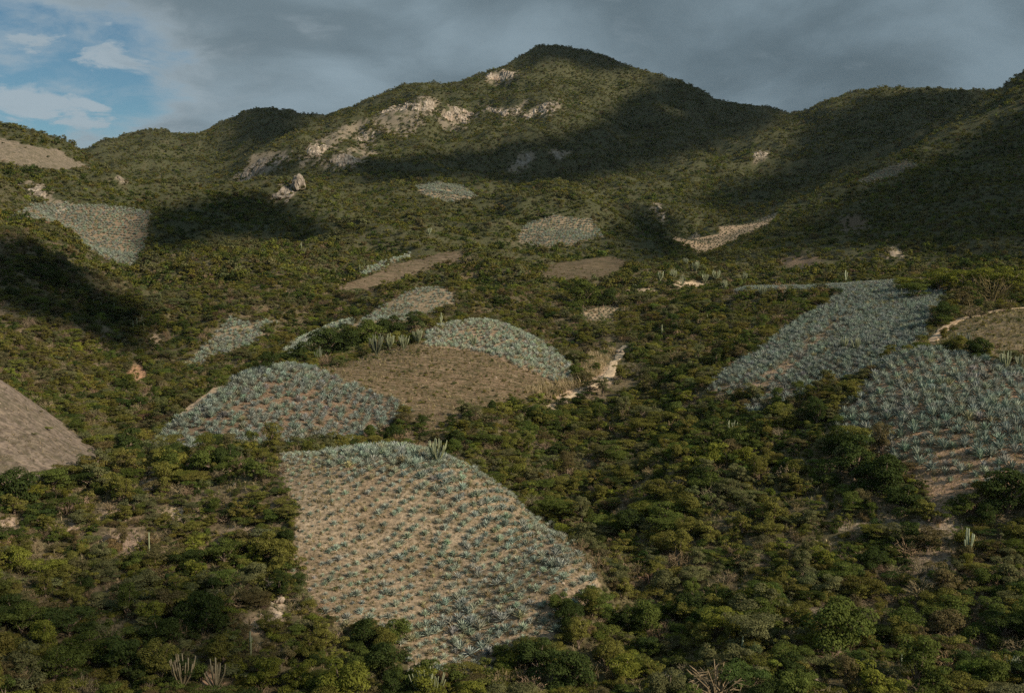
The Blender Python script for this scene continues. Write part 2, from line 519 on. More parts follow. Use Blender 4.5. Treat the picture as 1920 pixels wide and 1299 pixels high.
def grid_pos(x, y):
    r = np.hypot(x, y); a = np.arctan2(x, y)
    fi = np.interp(np.log(r), lr, lr_idx); fj = np.interp(a, aa, aa_idx)
    i = np.clip(fi.astype(int), 0, NR - 2); j = np.clip(fj.astype(int), 0, NA - 2)
    return i, j, fi - i, fj - j


def sample(F, x, y):
    i, j, a, b = grid_pos(np.asarray(x, float), np.asarray(y, float))
    return (F[i, j] * (1 - a) * (1 - b) + F[i + 1, j] * a * (1 - b) + F[i, j + 1] * (1 - a) * b + F[i + 1, j + 1] * a * b)


def sample_near(F, x, y):
    i, j, a, b = grid_pos(np.asarray(x, float), np.asarray(y, float))
    return F[i + (a > 0.5), j + (b > 0.5)]


def ground(x, y):
    return sample(GZ, x, y)


TE = (GZ - CAMZ) / RR
run = np.maximum.accumulate(np.where(RR < 60, -9, TE), axis=0)
RUN_BEFORE = np.vstack([np.full((1, NA), -9.0), run[:-1]])
HID = RUN_BEFORE - TE                       # >0: hidden behind nearer ground, in slope units
PXG, PYG = project(GX, GY, GZ)


def hit(px, py, r0=80.0, r1=3000.0):
    """first ground point on the line of sight of a picture position, beyond r0"""
    a, t = px_dir(px, py)
    r = np.exp(np.linspace(math.log(r0), math.log(r1), 3000))
    x = r * math.sin(a); y = r * math.cos(a)
    d = (ground(x, y) - CAMZ) / r - t
    k = np.argmax(d >= 0)
    if d[k] < 0:
        k = int(np.argmax(d))
    return float(x[k]), float(y[k]), float(ground(x[k], y[k])), float(r[k])


# ---- ground colours (dry mass of each kind of ground; light and shade come from the sun, except on the shade plot)
def lerp(a, b, t):
    return a + (b - a) * t[..., None]


def C3(*c):
    return np.array(c, float)


n_a = fbm(GX / 30, GY / 30, 4, 21) * 0.5 + 0.5
n_b = fbm(GX / 7, GY / 7, 4, 22) * 0.5 + 0.5
n_c = fbm(GX / 140, GY / 140, 3, 23) * 0.5 + 0.5
col = lerp(np.broadcast_to(C3(0.105, 0.084, 0.050), GX.shape + (3,)), C3(0.185, 0.138, 0.092), smooth(0.4, 0.75, n_b))
col = lerp(col, C3(0.080, 0.078, 0.034), smooth(0.35, 0.65, n_a) * 0.65)
fargreen = smooth(250, 650, RR)
col = lerp(col, lerp(np.broadcast_to(C3(0.050, 0.056, 0.026), GX.shape + (3,)), C3(0.085, 0.075, 0.042), smooth(0.55, 0.8, n_b)), fargreen * 0.92)
FCOL = {
 'near': ((0.291, 0.231, 0.162), (0.210, 0.154, 0.101)), 'mound': ((0.188, 0.124, 0.086), (0.203, 0.143, 0.098)), 'crest': ((0.30, 0.23, 0.16), (0.28, 0.19, 0.13)),
 'right': ((0.340, 0.239, 0.161), (0.304, 0.184, 0.115)), 'plateau': ((0.264, 0.191, 0.132), (0.306, 0.221, 0.153)), 'fallow': ((0.174, 0.122, 0.078), (0.115, 0.085, 0.049)),
 'brown': ((0.118, 0.084, 0.056), (0.149, 0.112, 0.074)), 'brown_mid': ((0.090, 0.064, 0.038), (0.120, 0.090, 0.056)), 'terrace': ((0.195, 0.143, 0.090), (0.112, 0.098, 0.053)),
 'bare': ((0.180, 0.143, 0.117), (0.140, 0.114, 0.088)), 'bare_far': ((0.184, 0.152, 0.120), (0.160, 0.136, 0.100)), 'mound_far': ((0.26, 0.19, 0.13), (0.24, 0.18, 0.12)),
 'tan': ((0.460, 0.330, 0.220), (0.330, 0.250, 0.160)), 'bend': ((0.442, 0.332, 0.221), (0.357, 0.272, 0.178)), 'shade': ((0.10, 0.09, 0.07), (0.08, 0.07, 0.05)), 'valley': ((0.225, 0.165, 0.112), (0.188, 0.143, 0.098)),  # the shade plot's soil is darkened in colour to look in shadow
}
for key, i in FIDX.items():
    c1, c2 = FCOL.get(key, ((0.27, 0.21, 0.145), (0.20, 0.16, 0.10)))
    m = ZONE == i
    if m.any():
        nn = smooth(0.3, 0.7, 0.6 * n_b[m] + 0.4 * n_a[m])
        col[m] = C3(*c1) + (C3(*c2) - C3(*c1)) * nn[:, None]

# drainage lines: where the ground is hollow
CURV = (blur(GZ, 60) - GZ) / (RR * 0.004)
CURV = np.clip(blur(CURV, 8), -1, 1)
SLOPE = np.abs(np.gradient(GZ, axis=0) / np.gradient(RR, axis=0))
COLG = col


def ground_material(name, grain=1.0, weeds=0.5, streak=0.0):
    m = bpy.data.materials.new(name)
    m.use_nodes = True
    nt = m.node_tree
    b = nt.nodes['Principled BSDF']
    b.inputs['Roughness'].default_value = 0.95
    b.inputs['Specular IOR Level'].default_value = 0.1
    at = N(nt, 'ShaderNodeVertexColor', layer_name='Col')
    geo = N(nt, 'ShaderNodeNewGeometry')
    n1 = noise_tex(nt, geo.outputs['Position'], 1.3 * grain, 8, 0.65)
    n2 = noise_tex(nt, geo.outputs['Position'], 0.22, 5, 0.6)
    n3 = noise_tex(nt, geo.outputs['Position'], 4.5 * grain, 4, 0.7)
    v = map_range(nt, n1, 0.28, 0.72, 0.45, 1.45)
    c = mix_col(nt, 1.0, at.outputs['Color'], (1, 1, 1), 'MULTIPLY')
    cm = N(nt, 'ShaderNodeVectorMath', operation='SCALE')
    nt.links.new(c, cm.inputs[0]); nt.links.new(v, cm.inputs['Scale'])
    straw = map_range(nt, n3, 0.56, 0.72, 0.0, weeds)
    c2 = mix_col(nt, straw, cm.outputs[0], (0.42, 0.34, 0.215))
    gr = math_node(nt, 'MULTIPLY', map_range(nt, n2, 0.5, 0.68), map_range(nt, n1, 0.45, 0.6, 0.0, weeds))
    c3 = mix_col(nt, gr, c2, (0.085, 0.085, 0.035))
    if streak:
        mp = N(nt, 'ShaderNodeMapping')
        mp.inputs['Scale'].default_value = (0.22, 0.95, 0.95)
        mp.inputs['Rotation'].default_value = (0, 0, 0.25)
        nt.links.new(geo.outputs['Position'], mp.inputs[0])
        n4 = noise_tex(nt, mp.outputs[0], 1.0, 5, 0.6, 0.6)
        c3 = mix_col(nt, map_range(nt, n4, 0.48, 0.62, 0.0, streak), c3, (0.060, 0.058, 0.028))
        c3 = mix_col(nt, map_range(nt, n4, 0.36, 0.44, streak * 0.7, 0.0), c3, (0.30, 0.235, 0.16))
    nt.links.new(c3, b.inputs['Base Color'])
    bump = N(nt, 'ShaderNodeBump')
    bump.inputs['Strength'].default_value = 0.9
    bump.inputs['Distance'].default_value = 0.25
    nt.links.new(n1, bump.inputs['Height'])
    nt.links.new(bump.outputs[0], b.inputs['Normal'])
    return m


M_HILL = ground_material('scrub_soil', 1.0, 0.35)
M_FIELD = ground_material('field_soil', 1.6, 0.45, 0.35)
M_FALLOW = ground_material('fallow_soil', 1.2, 0.6, 0.75)
M_BARE = ground_material('bare_soil', 1.0, 0.25, 0.45)

idx = np.arange(NR * NA).reshape(NR, NA)
quads = np.stack([idx[:-1, :-1], idx[:-1, 1:], idx[1:, 1:], idx[1:, :-1]], -1).reshape(-1, 4)
zq = np.stack([ZONE[:-1, :-1], ZONE[:-1, 1:], ZONE[1:, 1:], ZONE[1:, :-1]], -1).reshape(-1, 4)
zf = np.where((zq == zq[:, :1]).all(1), zq[:, 0], -1)
ALLV = np.stack([GX, GY, GZ], -1).reshape(-1, 3)
ALLC = COLG.reshape(-1, 3)


def ground_piece(name, sel, mat):
    q = quads[sel]
    u, inv = np.unique(q, return_inverse=True)
    me = mesh_from(name, ALLV[u], inv.reshape(-1, 4), mat, True)
    ca = me.color_attributes.new('Col', 'FLOAT_COLOR', 'POINT')
    ca.data.foreach_set('color', np.concatenate([ALLC[u], np.ones((len(u), 1))], 1).astype(np.float32).ravel())
    return link(bpy.data.objects.new(name, me))


o = ground_piece('hillside_terrain', zf < 0, M_HILL)
tag(o, 'scrub covered valley sides and mountain filling the view', kind='structure')
FIELD_LABEL = {
 'near': 'pale tan hillside field planted with agave, lowest in the middle', 'mound': 'reddish rounded agave field on the mound behind the near field',
 'crest': 'agave field curving over the crest of the fallow hill', 'strip': 'narrow pale agave strip behind the dark tree row', 'slant': 'slanting pale agave field below the middle hill',
 'gully': 'small agave field across the left gully', 'valley': 'large agave field in the left valley beside the shaded hill', 'ridge_line': 'thin pale agave strip on the ridge above the brown field',
 'hilltop': 'ploughed agave field on top of the middle hill', 'mountain': 'round agave field at the foot of the mountain', 'tan': 'bright tan field with fine planted rows beside the dark slope',
 'bend': 'small bright tan plot above the road', 'plateau': 'long agave field climbing to the flat crest on the right', 'right': 'dense agave field on the right hand mound',
 'valley_low': 'grey plot below the dark rock buttress', 'shade': 'dark shaded agave plot on the right hand ridge', 'fallow': 'brown fallow field between two agave fields',
 'brown': 'brown stubble field on the left shoulder of the middle slope', 'brown_mid': 'brown dry clearing below the hilltop field', 'terrace': 'stony terrace behind the right agave field',
 'bare': 'bare greyish brown mound at the left edge', 'bare_far': 'bare grey field high on the left hill', 'mound_far': 'small tan clearing in the far left valley',
}
for key, kind, r0, r1, poly in FIELDS:
    i = FIDX[key]
    if (zf == i).any():
        nm = {'agave': 'agave_field', 'agave_small': 'planted_field', 'fallow': 'fallow_field', 'bare': 'bare_field'}[kind]
        o = ground_piece(nm, zf == i, {'agave': M_FIELD, 'agave_small': M_FIELD, 'fallow': M_FALLOW, 'bare': M_BARE}[kind])
        tag(o, FIELD_LABEL[key], kind='structure')

# ------------------------------------------------------------------ materials for plants and rock


def leaf_material(name, trans=0.25, tint=True, base=(0.07, 0.08, 0.02), var=0.35, rough=None):
    m = bpy.data.materials.new(name)
    m.use_nodes = True
    nt = m.node_tree
    nt.nodes.clear()
    out = N(nt, 'ShaderNodeOutputMaterial')
    if tint:
        a = N(nt, 'ShaderNodeAttribute', attribute_name='tint', attribute_type='INSTANCER')
        c0 = a.outputs['Color']
    else:
        rgb = N(nt, 'ShaderNodeRGB')
        rgb.outputs[0].default_value = (*base, 1)
        c0 = rgb.outputs[0]
    geo = N(nt, 'ShaderNodeNewGeometry')
    n = noise_tex(nt, geo.outputs['Position'], 1.7, 3, 0.6)
    rnd = geo.outputs['Random Per Island']
    f = math_node(nt, 'ADD', map_range(nt, n, 0.3, 0.7, 1 - var, 1 + var), math_node(nt, 'MULTIPLY', math_node(nt, 'SUBTRACT', rnd, 0.5), var * 1.3))
    sc = N(nt, 'ShaderNodeVectorMath', operation='SCALE')
    nt.links.new(c0, sc.inputs[0]); nt.links.new(f, sc.inputs['Scale'])
    d = N(nt, 'ShaderNodeBsdfDiffuse')
    nt.links.new(sc.outputs[0], d.inputs['Color'])
    sh = d.outputs[0]
    if trans > 0:
        t = N(nt, 'ShaderNodeBsdfTranslucent')
        tc = mix_col(nt, 1.0, sc.outputs[0], (1.15, 1.25, 0.55), 'MULTIPLY')
        nt.links.new(tc, t.inputs['Color'])
        mx = N(nt, 'ShaderNodeMixShader')
        mx.inputs[0].default_value = trans
        nt.links.new(sh, mx.inputs[1]); nt.links.new(t.outputs[0], mx.inputs[2])
        sh = mx.outputs[0]
    if rough:
        g = N(nt, 'ShaderNodeBsdfGlossy')
        g.inputs['Roughness'].default_value = rough
        g.inputs['Color'].default_value = (0.8, 0.85, 0.85, 1)
        mx = N(nt, 'ShaderNodeMixShader')
        mx.inputs[0].default_value = 0.05
        nt.links.new(sh, mx.inputs[1]); nt.links.new(g.outputs[0], mx.inputs[2])
        sh = mx.outputs[0]
    nt.links.new(sh, out.inputs[0])
    return m


def plain_material(name, c1, c2, scale=3.0, rough=0.9, bump=0.3, detail=5):
    m = bpy.data.materials.new(name)
    m.use_nodes = True
    nt = m.node_tree
    b = nt.nodes['Principled BSDF']
    b.inputs['Roughness'].default_value = rough
    b.inputs['Specular IOR Level'].default_value = 0.15
    geo = N(nt, 'ShaderNodeNewGeometry')
    n = noise_tex(nt, geo.outputs['Position'], scale, detail, 0.6)
    c = mix_col(nt, map_range(nt, n, 0.35, 0.65), c1, c2)
    nt.links.new(c, b.inputs['Base Color'])
    if bump:
        bp = N(nt, 'ShaderNodeBump')
        bp.inputs['Strength'].default_value = bump
        bp.inputs['Distance'].default_value = 0.5 / scale
        nt.links.new(n, bp.inputs['Height'])
        nt.links.new(bp.outputs[0], b.inputs['Normal'])
    return m


def rock_material():
    m = bpy.data.materials.new('cliff_rock')
    m.use_nodes = True
    nt = m.node_tree
    b = nt.nodes['Principled BSDF']
    b.inputs['Roughness'].default_value = 0.95
    b.inputs['Specular IOR Level'].default_value = 0.1
    geo = N(nt, 'ShaderNodeNewGeometry')
    mp = N(nt, 'ShaderNodeMapping')
    mp.inputs['Scale'].default_value = (1, 1, 0.22)
    nt.links.new(geo.outputs['Position'], mp.inputs[0])
    n1 = noise_tex(nt, mp.outputs[0], 0.16, 7, 0.65)
    n2 = noise_tex(nt, mp.outputs[0], 0.5, 6, 0.7)
    n3 = noise_tex(nt, geo.outputs['Position'], 0.05, 3, 0.5)
    c = mix_col(nt, map_range(nt, n1, 0.35, 0.62), (0.19, 0.155, 0.12), (0.47, 0.41, 0.33))
    c = mix_col(nt, map_range(nt, n2, 0.45, 0.58, 0, 0.9), c, (0.105, 0.085, 0.062))
    c = mix_col(nt, map_range(nt, n3, 0.55, 0.7, 0, 0.5), c, (0.36, 0.26, 0.19))
    nt.links.new(c, b.inputs['Base Color'])
    bp = N(nt, 'ShaderNodeBump')
    bp.inputs['Strength'].default_value = 0.9
    bp.inputs['Distance'].default_value = 1.2
    nt.links.new(n2, bp.inputs['Height'])
    nt.links.new(bp.outputs[0], b.inputs['Normal'])
    return m


M_LEAF = leaf_material('leaf', 0.22)
M_BARK = plain_material('bark', (0.11, 0.08, 0.055), (0.20, 0.155, 0.115), 6)
M_TWIG = leaf_material('dry_twig', 0.0, True)
M_AGAVE = leaf_material('agave_leaf', 0.0, True, var=0.42, rough=0.55)
M_CACTUS = leaf_material('cactus_skin', 0.0, True, var=0.22, rough=0.6)
M_STRAW = leaf_material('dry_grass', 0.3, True)
M_ROCK = rock_material()
M_SCREE = plain_material('loose_stone', (0.18, 0.14, 0.105), (0.40, 0.33, 0.255), 1.2, 0.95, 0.8, 7)

# ------------------------------------------------------------------ plant shapes


def tube(V, F, pts, rad, sides=6, cap=True):
    """tapered tube along pts, appended to vertex list V and face list F"""
    base = len(V)
    pts = [Vector(p) for p in pts]
    up = Vector((0.31, 0.17, 0.93))
    for i, p in enumerate(pts):
        d = (pts[min(i + 1, len(pts) - 1)] - pts[max(i - 1, 0)])
        d = d.normalized() if d.length > 1e-6 else Vector((0, 0, 1))
        a = d.orthogonal().normalized() if abs(d.dot(up)) > 0.97 else d.cross(up).normalized()
        b = d.cross(a)
        for k in range(sides):
            t = 2 * math.pi * k / sides
            V.append(tuple(p + (a * math.cos(t) + b * math.sin(t)) * rad[i]))
    for i in range(len(pts) - 1):
        for k in range(sides):
            k2 = (k + 1) % sides
            F.append((base + i * sides + k, base + i * sides + k2, base + (i + 1) * sides + k2, base + (i + 1) * sides + k))
    if cap:
        V.append(tuple(pts[-1] + (pts[-1] - pts[-2]).normalized() * rad[-1] * 0.6))
        t = len(V) - 1
        o = base + (len(pts) - 1) * sides
        for k in range(sides):
            F.append((o + k, o + (k + 1) % sides, t))


def leaf_cloud(lobes, n, size, R, flat=1.0, ori=0.65, shell=(0.62, 1.06), under=0.25):
    """n leaf-cluster quads spread over the skins of the lobes (centre, radii)"""
    lobes = np.array(lobes, float)
    area = (lobes[:, 3] * lobes[:, 4]) + 0.3 * lobes[:, 5] * lobes[:, 3]
    pick = R.choice(len(lobes), n, p=area / area.sum())
    L = lobes[pick]
    d = R.normal(size=(n, 3)); d /= np.linalg.norm(d, axis=1)[:, None]
    flip = (d[:, 2] < 0) & (R.random(n) > under)
    d[flip, 2] *= -1
    rad = R.uniform(shell[0], shell[1], n) ** 0.7
    p = L[:, :3] + d * L[:, 3:6] * rad[:, None]
    nrm = d / L[:, 3:6]; nrm /= np.linalg.norm(nrm, axis=1)[:, None]
    rv = R.normal(size=(n, 3)); rv /= np.linalg.norm(rv, axis=1)[:, None]
    nn = nrm * ori + rv * (1 - ori); nn[:, 2] += 0.15
    nn /= np.linalg.norm(nn, axis=1)[:, None]
    t = np.cross(nn, R.normal(size=(n, 3))); t /= np.linalg.norm(t, axis=1)[:, None]
    b = np.cross(nn, t)
    s = size * R.uniform(0.55, 1.35, n)
    w = s * R.uniform(0.45, 0.8, n)
    c0 = p - t * s[:, None] * 0.5; c2 = p + t * s[:, None] * 0.5
    c1 = p + b * w[:, None] * 0.5 - nn * s[:, None] * 0.12; c3 = p - b * w[:, None] * 0.5 - nn * s[:, None] * 0.12
    V = np.stack([c0, c1, c2, c3], 1).reshape(-1, 3)
    F = np.arange(4 * n).reshape(n, 4)
    return V, F


def make_lobes(kind, R):
    L = []
    if kind == 'round':
        for _ in range(16):
            a = R.uniform(0, 6.28); q = math.sqrt(R.uniform(0, 1)) * 1.3; z = R.uniform(0.55, 2.5) - q * 0.3
            s = R.uniform(0.5, 0.95); L.append((q * math.cos(a), q * math.sin(a), z, s, s, s * 0.75))
    elif kind == 'flat':
        for _ in range(20):
            a = R.uniform(0, 6.28); q = math.sqrt(R.uniform(0, 1)) * 2.1; z = 2.2 + R.uniform(-0.5, 0.5) - q * 0.22
            s = R.uniform(0.55, 1.05); L.append((q * math.cos(a), q * math.sin(a), z, s, s, s * 0.36))
        for _ in range(9):
            a = R.uniform(0, 6.28); q = R.uniform(0.7, 2.1); z = R.uniform(0.5, 1.5)
            s = R.uniform(0.45, 0.8); L.append((q * math.cos(a), q * math.sin(a), z, s, s, s * 0.35))
    elif kind == 'tall':
        for _ in range(20):
            z = R.uniform(0.7, 4.0); q = (0.35 + 0.9 * math.sin(min(max((z - 0.6) / 4.0, 0), 1) * math.pi)) * math.sqrt(R.uniform(0.05, 1))
            a = R.uniform(0, 6.28); s = R.uniform(0.42, 0.8); L.append((q * math.cos(a), q * math.sin(a), z, s, s, s * 0.8))
    elif kind == 'ragged':
        for c in range(7):
            a0 = R.uniform(0, 6.28); q0 = R.uniform(0.2, 1.5); z0 = R.uniform(0.55, 2.4)
            for _ in range(5):
                s = R.uniform(0.28, 0.62)
                L.append((q0 * math.cos(a0) + R.normal() * 0.4, q0 * math.sin(a0) + R.normal() * 0.4, z0 + R.normal() * 0.25, s, s, s * 0.55))
    elif kind == 'dome':
        for _ in range(9):
            a = R.uniform(0, 6.28); q = math.sqrt(R.uniform(0, 1)) * 0.8; z = R.uniform(0.35, 1.05) - q * 0.3
            s = R.uniform(0.35, 0.6); L.append((q * math.cos(a), q * math.sin(a), max(z, 0.25), s, s, s * 0.75))
    elif kind == 'spread':
        for _ in range(11):
            a = R.uniform(0, 6.28); q = math.sqrt(R.uniform(0, 1)) * 1.3; z = R.uniform(0.45, 0.95)
            s = R.uniform(0.35, 0.65); L.append((q * math.cos(a), q * math.sin(a), z, s, s, s * 0.42))
    elif kind == 'sparse':
        for _ in range(8):
            a = R.uniform(0, 6.28); q = R.uniform(0.1, 0.9); z = R.uniform(0.5, 1.7)
            s = R.uniform(0.2, 0.42); L.append((q * math.cos(a), q * math.sin(a), z, s, s, s * 0.6))
    return L


def woody(kind, seed, n, size):
    """returns trunk mesh data and crown mesh data"""
    R = np.random.default_rng(seed)
    lobes = make_lobes(kind, R)
    V, F = leaf_cloud(lobes, n, size, R, ori=0.6)
    tv, tf = [], []
    tree = kind in ('round', 'flat', 'tall', 'ragged')
    top = max(l[2] for l in lobes)
    fork = (0.0, 0.0, 0.5 if tree else 0.12)
    r0 = 0.15 if tree else 0.06
    if tree:
        tube(tv, tf, [(0, 0, -0.5), (0.03, 0.02, 0.2), fork], [r0 * 1.25, r0, r0 * 0.85], 7)
    pick = R.permutation(len(lobes))[:9 if tree else 6]
    for k in pick:
        l = lobes[k]
        mx = (l[0] * 0.45 + R.normal() * 0.1, l[1] * 0.45 + R.normal() * 0.1, fork[2] + (l[2] - fork[2]) * 0.55)
        tube(tv, tf, [(0, 0, -0.3) if not tree else (0, 0, fork[2] - 0.1), mx, (l[0], l[1], l[2] + l[5] * 0.3)], [r0 * 0.62, r0 * 0.42, r0 * 0.12], 5)
    return tv, tf, V, F


def dead_bush(seed, n=170):
    R = np.random.default_rng(seed)
    tv, tf = [], []
    for k in range(16):
        a = R.uniform(0, 6.28); q = R.uniform(0.5, 1.15); h = R.uniform(0.7, 1.7)
        p1 = (q * 0.4 * math.cos(a), q * 0.4 * math.sin(a), h * 0.55); p2 = (q * math.cos(a), q * math.sin(a), h)
        tube(tv, tf, [(0, 0, -0.2), p1, p2], [0.05, 0.032, 0.015], 4)
    V, F = [], []
    for k in range(n):
        a = R.uniform(0, 6.28); q = math.sqrt(R.uniform(0.02, 1)) * 1.15; z = R.uniform(0.4, 1.65) * (1.15 - 0.35 * q)
        p = np.array([q * math.cos(a), q * math.sin(a), z])
        d = np.array([math.cos(a), math.sin(a), 0.7]) * 0.5 + R.normal(size=3) * 0.5
        d /= np.linalg.norm(d); L = R.uniform(0.25, 0.6)
        s = np.cross(d, R.normal(size=3)); s /= np.linalg.norm(s); s *= 0.022
        b = len(V)
        V += [p - s, p + s, p + d * L + s * 0.3, p + d * L - s * 0.3]
        F.append((b, b + 1, b + 2, b + 3))
    return tv, tf, np.array(V), np.array(F)


def agave_mesh(name, seed, n=38, L=1.0, w=0.085, up=0.75, seg=3):
    """rosette of stiff tapering channelled leaves on a short core"""
    R = np.random.default_rng(seed)
    V, F = [], []
    for k in range(n):
        f = k / (n - 1)                               # 0 outer, low leaves .. 1 inner, upright
        a = k * 2.399963 + R.normal() * 0.12
        el = math.radians(12 + 68 * f ** 0.85 * up / 0.75 + R.normal() * 5)
        ln = L * (0.92 - 0.22 * f + R.normal() * 0.05)
        d = np.array([math.cos(a), math.sin(a), 0.0]); side = np.array([-math.sin(a), math.cos(a), 0.0])
        p = d * 0.05 + np.array([0, 0, 0.06 + 0.16 * f])
        b = len(V)
        e = el
        for s in range(seg + 1):
            t = s / seg
            ww = w * (0.75 + 0.5 * math.sin(min(t * 1.9, 1.57)) - 1.22 * t ** 1.7)
            ww = max(ww, 0.004)
            nrm = np.array([-math.sin(e) * math.cos(a), -math.sin(e) * math.sin(a), math.cos(e)])
            V += [p - side * ww + nrm * ww * 0.55, p - nrm * ww * 0.35, p + side * ww + nrm * ww * 0.55]
            step = ln / seg
            p = p + (d * math.cos(e) + np.array([0, 0, math.sin(e)])) * step
            e -= math.radians(4)
        for s in range(seg):
            i = b + 3 * s
            F += [(i, i + 1, i + 4, i + 3), (i + 1, i + 2, i + 5, i + 4)]
    # short fibrous core
    tube(V, F, [(0, 0, -0.12), (0, 0, 0.08), (0, 0, 0.3)], [0.10, 0.13, 0.05], 6)
    return mesh_from(name, np.array([tuple(v) for v in V]), F, M_AGAVE, False)


def grass_mesh(name, seed, n=14, h=0.55, w=0.03, spread=0.3):
    R = np.random.default_rng(seed)
    V, F = [], []
    for k in range(n):
        a = R.uniform(0, 6.28); q = R.uniform(0, spread) ; hh = h * R.uniform(0.6, 1.2)
        p = np.array([q * math.cos(a), q * math.sin(a), -0.05]); d = np.array([math.cos(a), math.sin(a), 0])
        lean = R.uniform(0.1, 0.8); s = np.cross(d, [0, 0, 1]) * w
        m = p + d * hh * lean * 0.3 + np.array([0, 0, hh * 0.6]); t = p + d * hh * lean + np.array([0, 0, hh])
        b = len(V)
        V += [p - s, p + s, m + s * 0.7, m - s * 0.7, t]
        F += [(b, b + 1, b + 2, b + 3), (b + 3, b + 2, b + 4)]
    return mesh_from(name, np.array(V), F, M_STRAW)


def stone_mesh(name, seed, mat):
    R = np.random.default_rng(seed)
    bm = bmesh.new()
    bmesh.ops.create_icosphere(bm, subdivisions=2, radius=1.0)
    for v in bm.verts:
        c = v.co.copy()
        k = 1 + 0.28 * math.sin(c.x * 3.1 + seed) * math.cos(c.y * 2.7 - seed) + R.normal() * 0.05
        v.co = Vector((c.x * k, c.y * k * 0.85, max(c.z * k * 0.62, -0.35)))
    me = bpy.data.meshes.new(name)
    bm.to_mesh(me); bm.free()
    me.materials.append(mat)
    return me


KINDS = ['round', 'round', 'flat', 'flat', 'tall', 'ragged', 'dome', 'dome', 'spread', 'spread', 'sparse']
PROTO = {}          # near plants: kind -> list of (trunk mesh, crown mesh)
for k, kind in enumerate(KINDS):
    big = kind in ('round', 'flat', 'tall', 'ragged')
    tv, tf, V, F = woody(kind, 100 + k, {'round': 5000, 'flat': 5600, 'tall': 4400, 'ragged': 3700, 'dome': 1550, 'spread': 1700, 'sparse': 700}[kind], 0.16 if big else 0.125)
    PROTO.setdefault(kind, []).append((mesh_from('trunk', tv, tf, M_BARK, True), mesh_from('crown', V, F, M_LEAF)))
for k in range(2):
    tv, tf, V, F = dead_bush(60 + k)
    PROTO.setdefault('dead', []).append((mesh_from('trunk', tv, tf, M_TWIG, True), mesh_from('crown', V, F, M_TWIG)))


def joined_mesh(name, parts):
    """several (V, F, material) into one mesh with material slots"""
    Vs, Fs, mi, mats = [], [], [], []
    off = 0
    for V, F, m in parts:
        V = np.asarray(V, float)
        if m not in mats:
            mats.append(m)
        for f in F:
            Fs.append(tuple(int(i) + off for i in f)); mi.append(mats.index(m))
        Vs.append(V); off += len(V)
    me = mesh_from(name, np.concatenate(Vs), Fs)
    for m in mats:
        me.materials.append(m)
    me.polygons.foreach_set('material_index', np.array(mi, np.int32))
    return me


def library(name, meshes):
    c = bpy.data.collections.new(name)
    for i, me in enumerate(meshes):
        c.objects.link(bpy.data.objects.new('%s_%02d' % (name, i), me))
    return c


def joined_woody(kind, seed, n, size):
    tv, tf, V, F = woody(kind, seed, n, size)
    return joined_mesh('plant', [(tv, tf, M_BARK), (V, F, M_LEAF)])


def joined_dead(seed, n):
    tv, tf, V, F = dead_bush(seed, n)
    return joined_mesh('plant', [(tv, tf, M_TWIG), (V, F, M_TWIG)])


# near plant library (for the mass), same shapes as the single plants
LIB_NEAR_KINDS = ['round', 'round', 'flat', 'tall', 'ragged', 'dome', 'dome', 'spread', 'spread', 'sparse', 'dead', 'dead']
LIB_NEAR = library('near_plants', [joined_dead(60 + i, 170) if k == 'dead' else joined_woody(k, 300 + i, {'round': 4200, 'flat': 4700, 'tall': 3700, 'ragged': 3200, 'dome': 1450, 'spread': 1550, 'sparse': 650}[k], 0.165 if k in ('round', 'flat', 'tall', 'ragged') else 0.13) for i, k in enumerate(LIB_NEAR_KINDS)])
LIB_FAR_KINDS = ['round', 'flat', 'ragged', 'dome', 'dome', 'spread', 'sparse']
LIB_FAR = library('far_plants', [joined_mesh('plant', [(lambda r: (r[2], r[3], M_LEAF))(woody(k, 400 + i, {'round': 150, 'flat': 150, 'ragged': 130, 'dome': 110, 'spread': 110, 'sparse': 60}[k], 0.72 if k in ('round', 'flat', 'ragged') else 0.42))]) for i, k in enumerate(LIB_FAR_KINDS)])
AGAVE = [agave_mesh('agave', 500 + i, 36, 1.15, 0.074) for i in range(3)] + [agave_mesh('agave', 510 + i, 28, 1.1, 0.076, 0.72) for i in range(2)]
AGAVE_FAR = [agave_mesh('agave', 520 + i, 24, 1.1, 0.15, 0.75, 2) for i in range(2)]
LIB_AGAVE = library('agaves', AGAVE + AGAVE_FAR)
LIB_GRASS = library('grasses', [grass_mesh('grass', 600 + i) for i in range(3)] + [grass_mesh('grass', 610, 20, 0.35, 0.05, 0.45), grass_mesh('grass', 611, 9, 0.9, 0.035, 0.2)])
LIB_STONE = library('stones', [stone_mesh('stone', 3 + i, M_SCREE) for i in range(3)])


